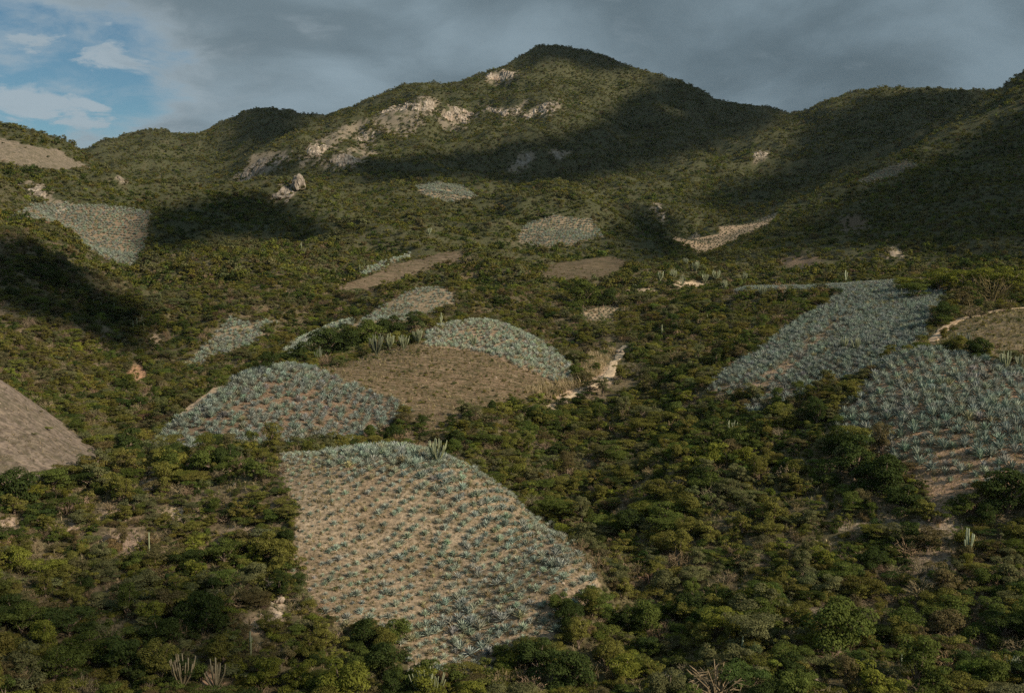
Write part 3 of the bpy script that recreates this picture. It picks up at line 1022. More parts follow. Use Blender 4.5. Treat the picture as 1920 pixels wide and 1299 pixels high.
def point_mass(name, P, rot, scl, pick, tint, coll):
    """one object that sets a library shape on every point"""
    n = len(P)
    me = bpy.data.meshes.new(name)
    me.vertices.add(n)
    me.vertices.foreach_set('co', np.asarray(P, np.float32).ravel())
    def attr(nm, typ, data, key='value'):
        a = me.attributes.new(nm, typ, 'POINT')
        a.data.foreach_set(key, np.ascontiguousarray(data).ravel())
    attr('rot', 'FLOAT_VECTOR', np.asarray(rot, np.float32), 'vector')
    attr('scl', 'FLOAT_VECTOR', np.asarray(scl, np.float32), 'vector')
    attr('pick', 'INT', np.asarray(pick, np.int32))
    attr('tint', 'FLOAT_COLOR', np.concatenate([tint, np.ones((n, 1))], 1).astype(np.float32), 'color')
    o = link(bpy.data.objects.new(name, me))
    ng = bpy.data.node_groups.new(name, 'GeometryNodeTree')
    ng.interface.new_socket('Geometry', in_out='INPUT', socket_type='NodeSocketGeometry')
    ng.interface.new_socket('Geometry', in_out='OUTPUT', socket_type='NodeSocketGeometry')
    gi = ng.nodes.new('NodeGroupInput'); go = ng.nodes.new('NodeGroupOutput')
    ci = ng.nodes.new('GeometryNodeCollectionInfo')
    ci.inputs['Collection'].default_value = coll
    ci.inputs['Separate Children'].default_value = True
    ci.inputs['Reset Children'].default_value = True
    ip = ng.nodes.new('GeometryNodeInstanceOnPoints')
    ip.inputs['Pick Instance'].default_value = True
    def named(nm, typ):
        q = ng.nodes.new('GeometryNodeInputNamedAttribute')
        q.data_type = typ
        q.inputs['Name'].default_value = nm
        return q.outputs['Attribute']
    e2r = ng.nodes.new('FunctionNodeEulerToRotation')
    ng.links.new(named('rot', 'FLOAT_VECTOR'), e2r.inputs[0])
    ng.links.new(gi.outputs[0], ip.inputs['Points'])
    ng.links.new(ci.outputs[0], ip.inputs['Instance'])
    ng.links.new(named('pick', 'INT'), ip.inputs['Instance Index'])
    ng.links.new(e2r.outputs[0], ip.inputs['Rotation'])
    ng.links.new(named('scl', 'FLOAT_VECTOR'), ip.inputs['Scale'])
    ng.links.new(ip.outputs[0], go.inputs[0])
    md = o.modifiers.new('set_out', 'NODES')
    md.node_group = ng
    return o

# ------------------------------------------------------------------ rock faces and clearings in the scrub
ROCK = np.zeros(GX.shape)                       # where nothing grows
CLIFFS = [
 # name, r0, r1, outward bulge (m), outline in the picture, label
 ('rock_cliff', 1300, 1700, 9, [(710,215),(735,200),(762,193),(788,196),(785,228),(760,244),(735,242),(714,236)], 'large pale cliff face on the mountain, leftmost of the bright ones'),
 ('rock_cliff', 1350, 1720, 7, [(782,194),(800,186),(818,190),(814,209),(792,214),(783,208)], 'small pale cliff joined to the right top of the largest cliff'),
 ('rock_cliff', 1300, 1700, 9, [(826,215),(850,199),(880,198),(888,213),(872,234),(848,239),(832,230)], 'pale rounded cliff in the middle of the mountain face'),
 ('rock_cliff', 1350, 1720, 6, [(905,199),(930,203),(952,206),(982,194),(978,208),(950,215),(947,224),(936,214),(915,210)], 'jagged pale cliff band right of the rounded cliff'),
 ('rock_cliff', 1350, 1720, 7, [(974,224),(1000,204),(1028,192),(1048,193),(1042,208),(1010,217)], 'slanting pale cliff below the summit, rightmost of the bright ones'),
 ('rock_cliff', 1550, 1800, 6, [(872,153),(886,147),(902,152),(898,166),(880,167)], 'small pale cliff on the ridge left of the summit'),
 ('rock_cliff', 1600, 1900, 6, [(906,140),(925,132),(950,131),(968,139),(945,152),(915,151)], 'broken pale cliff just under the left summit ridge'),
 ('rock_cliff', 1200, 1560, 7, [(573,286),(598,262),(640,245),(672,236),(664,254),(630,270),(600,294),(578,302)], 'long slanting grey brown cliff on the left spur'),
 ('rock_cliff', 1150, 1450, 7, [(616,302),(645,287),(688,272),(695,294),(668,308),(632,313)], 'shadowed brown cliff below the slanting one on the left spur'),
 ('rock_cliff', 1250, 1600, 5, [(664,257),(684,246),(704,246),(700,262),(676,268)], 'small brown rock face above the shadowed cliff'),
 ('rock_cliff', 1020, 1330, 10, [(438,352),(452,325),(482,298),(505,292),(500,318),(486,345),(462,358)], 'dark steep rock buttress at the end of the left spur'),
 ('rock_cliff', 1100, 1400, 5, [(500,310),(522,290),(542,292),(535,306),(514,315)], 'streaked rock face beside the dark buttress'),
 ('rock_cliff', 1250, 1500, 4, [(1034,286),(1048,281),(1062,287),(1056,299),(1038,297)], 'small pinkish rock face in the dark ravine under the summit'),
 ('rock_cliff', 1150, 1450, 4, [(962,312),(978,290),(992,286),(1002,298),(990,308),(972,320)], 'grey shaded rock face left of the dark ravine'),
 ('rock_cliff', 1050, 1400, 4, [(1302,275),(1322,264),(1334,268),(1326,279),(1308,282)], 'small light rock face on the right flank of the mountain'),
 ('rock_cliff', 1050, 1500, 4, [(1408,292),(1425,282),(1444,286),(1436,298),(1418,299)], 'small reddish rock scar on the right hand mountain slope'),
 ('rock_cliff', 560, 760, 4, [(34,349),(55,340),(80,348),(92,358),(86,374),(60,362),(40,360)], 'pale broken rock face above the left valley field'),
 ('rock_cliff', 560, 760, 3, [(94,390),(106,378),(122,381),(130,392),(116,399),(100,399)], 'low pinkish rock face at the top edge of the left valley field'),
 ('rock_cliff', 640, 900, 3, [(215,333),(222,329),(238,340),(234,345)], 'tiny pale rock slab on the crest of the left ridge'),
 ('rock_cliff', 660, 870, 4, [(510,372),(525,352),(545,345),(552,360),(535,380)], 'brown rock rubble beside the standing rock'),
 ('rock_cliff', 900, 1100, 4, [(1222,395),(1232,380),(1242,392),(1250,412),(1240,415)], 'pale rocks in the steep ravine right of the middle hill'),
]


M_GREY = plain_material('grey_rock', (0.12, 0.10, 0.08), (0.30, 0.26, 0.21), 0.35, 0.95, 0.9, 7)


def polar_patch(r0, r1, poly, step):
    a_lo, _ = px_dir(min(p[0] for p in poly) - 6, 500); a_hi, _ = px_dir(max(p[0] for p in poly) + 6, 500)
    rm = math.sqrt(r0 * r1)
    na = max(int((a_hi - a_lo) * rm / step), 8); nr = max(int((r1 - r0) / step), 8)
    A, Rr = np.meshgrid(np.linspace(a_lo, a_hi, na), np.linspace(r0, r1, nr))
    x = Rr * np.sin(A); y = Rr * np.cos(A)
    return A, Rr, x, y, ground(x, y)


for ci, (nm, r0, r1, bulge, poly, lab) in enumerate(CLIFFS):
    rm = math.sqrt(r0 * r1)
    step = rm / FPX * 1.15
    A, Rr, x, y, z = polar_patch(r0, r1, poly, step)
    hid = sample(HID, x, y)
    qx, qy = project(x, y, z)
    wob = 9 * fbm(A * Rr / 11, Rr / 34, 3, ci) * math.sqrt(1400 / rm); wob2 = 7 * fbm(A * Rr / 7, Rr / 30, 3, ci + 40) * math.sqrt(1400 / rm)
    m = in_poly(qx + wob, qy + wob2, poly) & (hid < 0.003) & (fbm(A * Rr / 8, Rr / 22, 3, ci + 60) < 0.24)
    if m.sum() < 12:
        print('cliff empty', ci); continue
    mf = m.astype(float)
    soft = blur(mf, 5)
    inner = smooth(0.45, 0.98, soft)
    fl = 1 - np.abs(fbm(A * Rr / 7.0, Rr / 26.0, 4, 70 + ci))
    fl2 = fbm(A * Rr / 2.6, Rr / 9.0, 3, 90 + ci)
    off = inner * bulge * 0.32 * (0.3 + 1.3 * (fl - 0.5)) + inner * fl2 * bulge * 0.25 - (1 - inner) * 0.8
    lift = inner * bulge * 0.12 * (0.4 + fl * 0.6)
    X = x - np.sin(A) * off; Y = y - np.cos(A) * off; Z = z + lift + fl2 * 0.6 * inner - (1 - inner) * 1.2
    keep = soft > 0.25
    seed = np.zeros(keep.shape, bool); seed[np.unravel_index(np.argmax(blur(mf, 14)), keep.shape)] = True
    for _ in range(600):                      # one connected face only
        g = seed.copy()
        g[1:] |= seed[:-1]; g[:-1] |= seed[1:]; g[:, 1:] |= seed[:, :-1]; g[:, :-1] |= seed[:, 1:]
        g &= keep
        if (g == seed).all():
            break
        seed = g
    keep = seed
    ids = np.arange(X.size).reshape(X.shape)
    q = np.stack([ids[:-1, :-1], ids[:-1, 1:], ids[1:, 1:], ids[1:, :-1]], -1).reshape(-1, 4)
    q = q[keep.ravel()[q].all(1)]
    u, inv = np.unique(q, return_inverse=True)
    VV = np.stack([X, Y, Z], -1).reshape(-1, 3)[u]
    o = link(bpy.data.objects.new(nm, mesh_from(nm, VV, inv.reshape(-1, 4), M_GREY if 'rubble' in lab or 'dark' in lab else M_ROCK, False)))
    tag(o, lab, 'cliff', 'cliff faces of the mountain' if r0 > 900 else 'rock faces of the valley')
    mm = (RR > r0) & (RR < r1)
    ROCK[in_poly(np.where(mm, PXG, -1e6), PYG, poly) & (fbm(AA * RR / 8, RR / 22, 3, ci + 60) < 0.24)] = 1
    big_poly = [(sum(p[0] for p in poly) / len(poly) + (p[0] - sum(q[0] for q in poly) / len(poly)) * 1.35, sum(p[1] for p in poly) / len(poly) + (p[1] - sum(q[1] for q in poly) / len(poly)) * 1.5) for p in poly]
    stony = in_poly(np.where(mm, PXG + 8 * vnoise(GX / 14, GY / 14, ci), -1e6), PYG + 6 * vnoise(GX / 14, GY / 14, ci + 7), big_poly) & (vnoise(GX / 9, GY / 9, ci + 9) > -0.25)
    COLG[stony] = COLG[stony] * 0.3 + C3(0.25, 0.205, 0.155) * 0.7

# bare clearings: picture position, half size, colour of the soil there
PATCHES = [
 (1250,1282,48,24,(0.52,0.44,0.33)),(512,1108,13,30,(0.50,0.44,0.34)),(520,1150,13,36,(0.48,0.38,0.28)),(277,895,17,38,(0.36,0.27,0.19)),(352,862,14,18,(0.36,0.25,0.17)),
 (215,962,32,13,(0.33,0.24,0.17)),(325,962,26,11,(0.36,0.28,0.19)),(235,1015,42,26,(0.22,0.16,0.12)),(12,985,20,18,(0.36,0.27,0.2)),(18,1055,16,12,(0.42,0.32,0.24)),(130,985,22,11,(0.33,0.24,0.17)),
 (1755,985,42,26,(0.33,0.26,0.19)),(1665,985,34,16,(0.30,0.24,0.17)),(1600,985,36,13,(0.33,0.26,0.18)),(1750,1060,50,36,(0.24,0.18,0.13)),(1550,1145,32,11,(0.32,0.25,0.18)),(1380,880,9,22,(0.36,0.24,0.15)),
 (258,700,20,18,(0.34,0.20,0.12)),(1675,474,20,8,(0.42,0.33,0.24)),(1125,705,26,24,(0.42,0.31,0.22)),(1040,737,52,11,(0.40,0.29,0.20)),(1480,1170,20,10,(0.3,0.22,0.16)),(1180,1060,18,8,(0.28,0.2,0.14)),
 (480,1170,26,22,(0.33,0.24,0.16)),(395,1280,26,18,(0.36,0.23,0.15)),(130,1270,22,26,(0.24,0.15,0.1)),(1880,1190,26,16,(0.33,0.22,0.14)),(1720,1165,24,12,(0.36,0.27,0.19)),(1830,1240,16,20,(0.38,0.27,0.18)),
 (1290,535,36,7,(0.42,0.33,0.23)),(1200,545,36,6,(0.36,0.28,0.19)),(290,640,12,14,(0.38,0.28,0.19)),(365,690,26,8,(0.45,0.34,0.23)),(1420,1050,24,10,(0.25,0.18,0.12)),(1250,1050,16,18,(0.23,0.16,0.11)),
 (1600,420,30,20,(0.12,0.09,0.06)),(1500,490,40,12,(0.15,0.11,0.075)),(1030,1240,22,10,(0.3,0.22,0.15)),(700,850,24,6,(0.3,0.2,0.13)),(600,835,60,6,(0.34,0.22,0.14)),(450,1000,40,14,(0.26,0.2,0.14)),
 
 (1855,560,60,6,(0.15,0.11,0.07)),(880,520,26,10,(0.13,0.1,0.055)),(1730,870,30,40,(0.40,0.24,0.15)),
]
PXW = PXG + 9 * vnoise(GX * 0.5, GY * 0.5, 31); PYW = PYG + 7 * vnoise(GX * 0.5, GY * 0.5, 32)
CLEAR = np.zeros(GX.shape)
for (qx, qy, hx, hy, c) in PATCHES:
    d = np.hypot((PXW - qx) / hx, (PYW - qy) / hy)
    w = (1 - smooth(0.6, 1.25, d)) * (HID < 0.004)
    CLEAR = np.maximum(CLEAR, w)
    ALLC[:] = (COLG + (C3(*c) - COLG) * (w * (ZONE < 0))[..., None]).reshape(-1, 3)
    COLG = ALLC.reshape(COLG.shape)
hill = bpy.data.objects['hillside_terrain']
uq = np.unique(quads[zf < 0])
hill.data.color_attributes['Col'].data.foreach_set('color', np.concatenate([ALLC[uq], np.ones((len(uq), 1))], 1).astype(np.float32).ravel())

# ------------------------------------------------------------------ tracks
M_ROAD = plain_material('pale_dirt', (0.36, 0.275, 0.185), (0.52, 0.41, 0.28), 0.8, 0.95, 0.5, 7)
M_TRACK = plain_material('tan_dirt', (0.40, 0.28, 0.18), (0.50, 0.37, 0.24), 0.7, 0.95, 0.5, 7)
TRACKS = []


def track(name, pts, width, mat, label, r0=80):
    P = [Vector(hit(*p, r0=r0)[:3]) for p in pts]
    path = []
    for i in range(len(P) - 1):
        n = max(int((P[i + 1] - P[i]).length / 0.8), 1)
        for k in range(n):
            path.append(P[i].lerp(P[i + 1], k / n))
    path.append(P[-1])
    for _ in range(6):
        path = [path[0]] + [(path[i - 1] + path[i] * 2 + path[i + 1]) / 4 for i in range(1, len(path) - 1)] + [path[-1]]
    V = []
    nw = 7
    for i, p in enumerate(path):
        d = (path[min(i + 1, len(path) - 1)] - path[max(i - 1, 0)]); d.z = 0; d.normalize()
        s = Vector((d.y, -d.x, 0))
        ww = width * (1 + 0.4 * float(vnoise(i * 0.17, 3.3, 9)) + 0.25 * float(vnoise(i * 0.6, 8.3, 9)))
        zc = float(ground(p.x, p.y))
        for k in range(nw):
            t = (k / (nw - 1) - 0.5)
            q = p + s * ww * t
            rut = -0.08 if k in (2, 4) else 0.0
            V.append((q.x, q.y, max(float(ground(q.x, q.y)), zc - 0.25) + (0.14 if 0 < k < nw - 1 else -0.3) + rut))
    F = []
    for i in range(len(path) - 1):
        for k in range(nw - 1):
            a = i * nw + k
            F.append((a, a + 1, a + nw + 1, a + nw))
    o = link(bpy.data.objects.new(name, mesh_from(name, V, F, mat, True)))
    tag(o, label, kind='structure')
    TRACKS.append((np.array([(p.x, p.y) for p in path]), width))
    return path


road_path = track('dirt_road', [(1016,772),(1052,754),(1080,741),(1118,722),(1141,706),(1148,692),(1156,676),(1163,662),(1172,648)], 2.6, M_ROAD, 'pale dirt road curving up the gully', 190)
track('footpath', [(340,782),(375,752),(412,728),(440,712)], 3.2, M_TRACK, 'pale footpath along the left edge of the mound field', 190)
track('footpath', [(1745,642),(1765,622),(1800,600),(1850,588),(1935,576)], 2.6, M_TRACK, 'tan track between the stony terrace and the bushes on the right', 170)


def track_dist(x, y):
    d = np.full(x.shape, 1e9)
    for pts, w in TRACKS:
        for k in range(0, len(pts), 2):
            d = np.minimum(d, np.hypot(x - pts[k, 0], y - pts[k, 1]))
    return d


# ------------------------------------------------------------------ unseen clouds added up the sun line, shaped to shade chosen slopes
def shade_cloud_material(op):
    m = bpy.data.materials.new('shade_cloud_vapour')
    m.use_nodes = True
    nt = m.node_tree
    nt.nodes.clear()
    out = N(nt, 'ShaderNodeOutputMaterial')
    d = N(nt, 'ShaderNodeBsdfDiffuse'); d.inputs['Color'].default_value = (0.85, 0.86, 0.87, 1)
    t = N(nt, 'ShaderNodeBsdfTransparent')
    mx = N(nt, 'ShaderNodeMixShader')
    mx.inputs[0].default_value = op            # opacity sets how dark the cast shade falls
    nt.links.new(t.outputs[0], mx.inputs[1]); nt.links.new(d.outputs[0], mx.inputs[2])
    nt.links.new(mx.outputs[0], out.inputs[0])
    return m


M_SHADE_CLOUD = {k: shade_cloud_material(k) for k in (0.08, 0.35, 0.5, 0.75, 0.9)}
SHADE = [
 (15, 1, 900, [(650,302),(760,302),(900,290),(1000,270),(1110,247),(1180,192),(1255,150),(1350,176),(1470,210),(1410,245),(1280,288),(1160,318),(1060,345),(960,345),(860,322),(760,336),(660,330)], 900),
 (13, 2, 950, [(985,102),(1010,85),(1060,82),(1130,102),(1185,127),(1130,130),(1060,110),(1010,116)], 1500),
 (14, 3, 900, [(445,258),(470,205),(600,214),(545,250),(500,278)], 1600),
 (9, 4, 820, [(1320,385),(1390,350),(1470,318),(1600,275),(1650,290),(1560,345),(1470,385),(1400,388)], 850),
 (7, 5, 520, [(1185,390),(1235,412),(1285,470),(1250,495),(1185,462)], 500),
 (9, 6, 820, [(1500,425),(1600,372),(1720,312),(1850,255),(1920,215),(1990,190),(1990,470),(1880,440),(1760,470),(1620,450),(1500,470),(1460,460)], 480),
 (5, 7, 330, [(-50,445),(60,460),(150,515),(245,580),(280,640),(240,660),(130,610),(-50,560)], 300),
 (6, 8, 420, [(278,486),(290,402),(430,370),(515,376),(550,402),(630,440),(560,450),(460,436),(380,448),(304,488)], 500),
 (13, 10, 860, [(1520,255),(1640,185),(1830,176),(1800,215),(1680,280),(1560,330),(1500,342)], 1200),
 (4, 12, 200, [(-80,1120),(250,1090),(480,1150),(540,1299),(-80,1299)], 90),
 (12, 9, 860, [(436,350),(484,302),(540,288),(556,308),(500,342)], 900),
]
_bm = bmesh.new()
bmesh.ops.create_icosphere(_bm, subdivisions=2, radius=1.0)
ICO_V = np.array([tuple(v.co) for v in _bm.verts]); _bm.verts.index_update()
ICO_F = np.array([[v.index for v in f.verts] for f in _bm.faces])
_bm.free()
for rad, sd, alt, poly, rmin in SHADE:
    R = np.random.default_rng(900 + sd)
    # ground points of the shaded area
    xs = [p[0] for p in poly]; ys = [p[1] for p in poly]
    m = in_poly(PXG, PYG, poly) & (HID < 0.004) & (RR > rmin)
    gi, gj = np.nonzero(m)
    if len(gi) == 0:
        print('no shade', sd); continue
    sel = R.permutation(len(gi))
    pts = []
    gap = rad * 0.85
    P3 = np.stack([GX[gi, gj], GY[gi, gj], GZ[gi, gj]], 1)[sel]
    s = np.array(SUN)
    L = (alt * 2.6 + CAMZ - P3[:, 2]) / s[2]
    Q = P3 + s[None] * L[:, None]
    cell = set()
    for q in Q:
        key = (int(q[0] // gap), int(q[1] // gap))
        if key not in cell:
            cell.add(key); pts.append(q)
    pts = np.array(pts)
    pts = pts[(R.random(len(pts)) < 0.9) & (fbm(pts[:, 0] / (rad * 5), pts[:, 1] / (rad * 5), 3, sd) > -0.34)]
    n = len(pts)
    rr = rad * R.uniform(0.75, 1.35, n)
    ctr = pts + np.stack([np.zeros(n), np.zeros(n), R.uniform(-0.4, 0.6, n) * rad], 1)
    VV = ctr[:, None, :] + ICO_V[None] * (rr[:, None, None] * np.array([1, 1, 0.8]))
    VV = VV.reshape(-1, 3)
    VV = VV + 0.12 * rad * np.stack([np.sin(VV[:, 1] / rad * 2.3), np.sin(VV[:, 0] / rad * 2.9), np.sin(VV[:, 0] / rad * 1.7 + VV[:, 1] / rad)], 1)
    FF = (ICO_F[None] + (np.arange(n) * len(ICO_V))[:, None, None]).reshape(-1, 3)
    me = mesh_from('cloud', VV, FF, M_SHADE_CLOUD[{6: 0.9, 8: 0.75, 4: 0.5, 1: 0.35, 5: 0.75, 7: 0.5, 10: 0.5, 12: 0.08}.get(sd, 0.35)], True)
    o = link(bpy.data.objects.new('cloud', me))
    tag(o, kind='stuff')

# ------------------------------------------------------------------ scrub
TINT = {
 'olive': (0.120, 0.118, 0.036), 'green': (0.078, 0.100, 0.030), 'dark': (0.042, 0.060, 0.022), 'lime': (0.138, 0.150, 0.034), 'grey': (0.112, 0.116, 0.062), 'rust': (0.108, 0.090, 0.050), 'twig': (0.20, 0.155, 0.115), 'leafgreen': (0.058, 0.088, 0.030),
}
TNAMES = list(TINT); TARR = np.array([TINT[k] for k in TNAMES]) * np.array([1.02, 1.01, 0.84])
CROWN_R = {'round': 2.0, 'flat': 2.9, 'tall': 1.7, 'ragged': 2.0, 'dome': 1.2, 'spread': 1.8, 'sparse': 1.1, 'dead': 1.2}
CROWN_H = {'round': 3.3, 'flat': 3.2, 'tall': 4.8, 'ragged': 3.2, 'dome': 1.5, 'spread': 1.3, 'sparse': 2.0, 'dead': 1.7}


def scatter(r0, r1, sp, seed, tol):
    """jittered lattice of standing places between two distances"""
    R = np.random.default_rng(seed)
    a_lim = 0.52
    xm = r1 * math.sin(a_lim)
    xs = np.arange(-xm, xm, sp); ys = np.arange(r0 * math.cos(a_lim) - sp, r1, sp)
    X, Y = np.meshgrid(xs, ys)
    X = X.ravel() + R.uniform(-0.48, 0.48, X.size) * sp; Y = Y.ravel() + R.uniform(-0.48, 0.48, Y.size) * sp
    r = np.hypot(X, Y); a = np.arctan2(X, Y)
    k = (r >= r0) & (r < r1) & (np.abs(a) < a_lim)
    X, Y, r = X[k], Y[k], r[k]
    k = sample(HID, X, Y) < tol / r + 0.006
    return X[k], Y[k], r[k], R


def pick_tint(x, y, R, kinds):
    """colour of each plant: patches of like growth with single odd ones"""
    n = len(x)
    a = fbm(x / 26, y / 26, 3, 51) + 0.75 * R.normal(size=n) * 0.45
    b = fbm(x / 11, y / 11, 3, 52) + 0.7 * R.normal(size=n) * 0.45
    a = a + 0.55 * sample(CURV, x, y)
    t = np.full(n, TNAMES.index('olive'))
    t[a > 0.22] = TNAMES.index('green')
    t[(a > 0.50) | (b > 0.62)] = TNAMES.index('dark')
    t[(a < -0.30)] = TNAMES.index('grey')
    t[(b < -0.58)] = TNAMES.index('rust')
    t[(a > -0.1) & (a < 0.15) & (b < -0.15) & (b > -0.4)] = TNAMES.index('lime')
    t[kinds == 'dead'] = TNAMES.index('twig')
    return t


KN = np.array(['round', 'flat', 'tall', 'ragged', 'dome', 'spread', 'sparse', 'dead'])
WOODY = dict(x=[], y=[], r=[], kind=[], s=[], sz=[], rot=[], tint=[], fix=[])


def add_woody(x, y, r, kind, s, sz, rot, tint, fix=False):
    WOODY['x'].append(x); WOODY['y'].append(y); WOODY['r'].append(r); WOODY['kind'].append(kind)
    WOODY['s'].append(s); WOODY['sz'].append(sz); WOODY['rot'].append(rot); WOODY['tint'].append(tint); WOODY['fix'].append(np.full(len(x), fix))


# single trees read off the photograph: column, row of the foot, crown width in pixels, kind, colour
SINGLE = [
 (538,1018,42,'round','dark'),(690,1215,80,'round','dark'),(738,1205,72,'round','green'),(722,1268,96,'round','dark'),(665,1272,90,'ragged','green'),(610,1215,70,'ragged','olive'),(1052,1152,56,'round','green'),(1072,1200,66,'ragged','olive'),(1010,1262,96,'round','dark'),
 (1068,1298,110,'round','dark'),(940,1246,52,'round','dark'),(858,1296,76,'ragged','green'),(800,1322,110,'ragged','lime'),(885,1322,70,'round','lime'),(640,1318,120,'round','lime'),(556,1300,90,'ragged','lime'),(1400,1305,120,'flat','leafgreen'),(1345,1322,110,'dead','twig'),(1330,1300,60,'dead','twig'),
 (1570,1222,150,'round','green'),(1640,1200,70,'flat','dark'),(1785,1175,110,'flat','green'),(1882,1200,110,'flat','dark'),(1690,1185,100,'flat','green'),(1650,925,110,'round','dark'),(1600,900,120,'ragged','dark'),(1695,965,80,'round','dark'),(1890,962,110,'round','dark'),(1800,965,70,'ragged','green'),
 (1768,608,56,'round','dark'),(1715,660,60,'spread','green'),(500,692,50,'round','dark'),(560,680,60,'ragged','dark'),(610,672,84,'round','dark'),(655,668,80,'round','dark'),(690,650,74,'round','green'),(735,640,64,'round','dark'),(775,624,64,'ragged','dark'),(668,600,34,'round','green'),
 (1092,580,72,'round','green'),(1130,575,56,'round','dark'),(238,862,84,'ragged','dark'),(258,872,60,'round','dark'),(30,945,90,'round','dark'),(395,885,70,'round','green'),(330,872,56,'round','dark'),(100,920,90,'flat','green'),(170,915,80,'flat','dark'),
 (1705,548,60,'flat','lime'),(1760,546,80,'flat','lime'),(1820,548,84,'flat','lime'),(1880,552,90,'flat','lime'),(1720,560,60,'flat','green'),(1860,575,70,'dead','rust'),(1800,580,64,'ragged','rust'),(1560,775,60,'ragged','olive'),(1600,750,50,'ragged','olive'),(1525,790,60,'round','dark'),(1580,860,90,'round','dark'),
 (1150,870,70,'flat','green'),(1130,1010,84,'flat','green'),(1180,1000,70,'round','dark'),(430,880,60,'round','dark'),(480,900,70,'ragged','green'),(300,1210,90,'round','dark'),(380,1190,110,'round','dark'),(130,1190,110,'flat','dark'),(40,1190,100,'flat','green'),(240,1270,120,'ragged','dark'),(100,1280,120,'flat','green'),
 (420,1110,80,'flat','green'),(560,1100,40,'round','dark'),(525,1130,46,'tall','dark'),(880,790,30,'round','dark'),(920,775,32,'round','dark'),(960,765,30,'round','green'),(845,800,34,'ragged','dark'),(790,800,34,'round','dark'),(600,842,44,'round','dark'),(740,830,50,'round','dark'),(690,826,40,'round','green'),(855,838,60,'ragged','dark'),
 (1085,710,40,'round','green'),(1165,712,44,'ragged','olive'),(1345,545,20,'round','dark'),(1320,548,22,'round','green'),(1490,535,22,'round','dark'),(1430,1170,90,'flat','green'),(1250,1010,84,'flat','green'),(1240,940,80,'flat','olive'),(1330,880,80,'ragged','lime'),(1450,980,80,'ragged','olive'),(1510,1310,100,'ragged','green'),(1640,1312,110,'ragged','lime'),(1720,1290,80,'tall','green'),(1860,1300,100,'ragged','green'),
]
sx, sy, sr, sk, ss, st = [], [], [], [], [], []
for (qx, qy, w, k, tn) in SINGLE:
    x, y, z, r = hit(qx, min(qy, 1420))
    sx.append(x); sy.append(y); sr.append(r); sk.append(k); st.append(TNAMES.index(tn))
    ss.append(w * r / FPX / (2 * CROWN_R[k]))
sx, sy, sr, ss = map(np.array, (sx, sy, sr, ss))
R = np.random.default_rng(77)
add_woody(sx, sy, sr, np.array(sk), ss, ss * R.uniform(0.95, 1.15, len(ss)), R.uniform(0, 6.28, len(ss)), np.array(st), True)


def grow(r0, r1, sp, seed, kinds, probs, smin, smax, tol, cover, steep=False):
    x, y, r, R = scatter(r0, r1, sp, seed, tol)
    zone = sample_near(ZONE, x, y)
    rock = sample_near(ROCK, x, y); clear = sample(CLEAR, x, y)
    dn = fbm(x / 13, y / 13, 3, 61) * 0.5 + fbm(x / 45, y / 45, 2, 62) * 0.5
    p = np.clip(cover + dn * (0.75 if r0 < 500 else 1.25) + 0.45 * np.maximum(sample(CURV, x, y), -0.35), 0.40 if 200 < r0 < 1000 else (0.08 if r0 < 200 else 0.25), 1)
    if steep:                                # a steep bank carries more plants for its plan area
        p = p * np.clip((sample(SLOPE, x, y) - 0.28) * 2.6, 0, 1)
    keep = (zone < 0) & ((rock < 0.5) | (R.random(len(x)) < 0.14)) & (R.random(len(x)) < p * (1 - 0.93 * clear))
    if r0 < 420:
        td = track_dist(x, y)
        keep &= td > np.where(y < 246, 1.3, 3.0)
        # nothing tall between the viewer and the open road
        keep &= ~((td < 9) & (x > 20) & (y > 236) & (R.random(len(x)) < 0.85) & (y < 275))
        for (qx, qy, r_) in zip(sx, sy, ss):
            keep &= np.hypot(x - qx, y - qy) > 1.1 * r_
    x, y, r = x[keep], y[keep], r[keep]
    kind = R.choice(kinds, len(x), p=probs)
    s = (smin + (smax * 1.25 - smin) * R.random(len(x)) ** 1.7) * (0.8 + 0.5 * np.clip(fbm(x / 20, y / 20, 2, 63) + 0.3, 0, 1))
    # plants stay smaller where they stand at the foot of a field's lower edge
    add_woody(x, y, r, kind, s, s * R.uniform(0.8, 1.2, len(x)), R.uniform(0, 6.28, len(x)), pick_tint(x, y, R, kind))


BIG = (['round', 'flat', 'tall', 'ragged'], [0.34, 0.30, 0.08, 0.28])
SML = (['dome', 'spread', 'sparse', 'dead', 'ragged'], [0.32, 0.28, 0.14, 0.14, 0.12])
grow(92, 240, 2.5, 1, *BIG, 0.38, 0.92, 3.5, 0.70)
grow(92, 240, 1.3, 2, *SML, 0.4, 1.0, 1.6, 0.78)
grow(240, 520, 3.4, 3, *BIG, 0.45, 0.90, 3.5, 0.62)
grow(240, 520, 1.7, 4, *SML, 0.5, 1.1, 1.6, 0.8)
grow(520, 1000, 4.4, 5, ['round', 'flat', 'ragged'], [0.45, 0.25, 0.30], 0.5, 1.0, 4, 0.62)
grow(520, 1000, 2.8, 6, ['dome', 'spread', 'sparse'], [0.45, 0.35, 0.2], 0.8, 1.4, 2, 0.72)
grow(1000, 2240, 5.6, 7, ['round', 'flat', 'ragged'], [0.5, 0.2, 0.3], 0.6, 1.3, 8, 0.65)
grow(1000, 2240, 4.0, 8, ['dome', 'spread', 'sparse'], [0.45, 0.35, 0.2], 1.0, 1.9, 4, 0.75)
grow(200, 520, 1.8, 9, *SML, 0.6, 1.2, 1.6, 0.9, True)
grow(200, 520, 3.0, 10, *BIG, 0.45, 0.9, 3.5, 0.7, True)
grow(520, 1000, 3.2, 11, ['round', 'dome', 'spread'], [0.3, 0.4, 0.3], 0.7, 1.2, 3, 0.8, True)
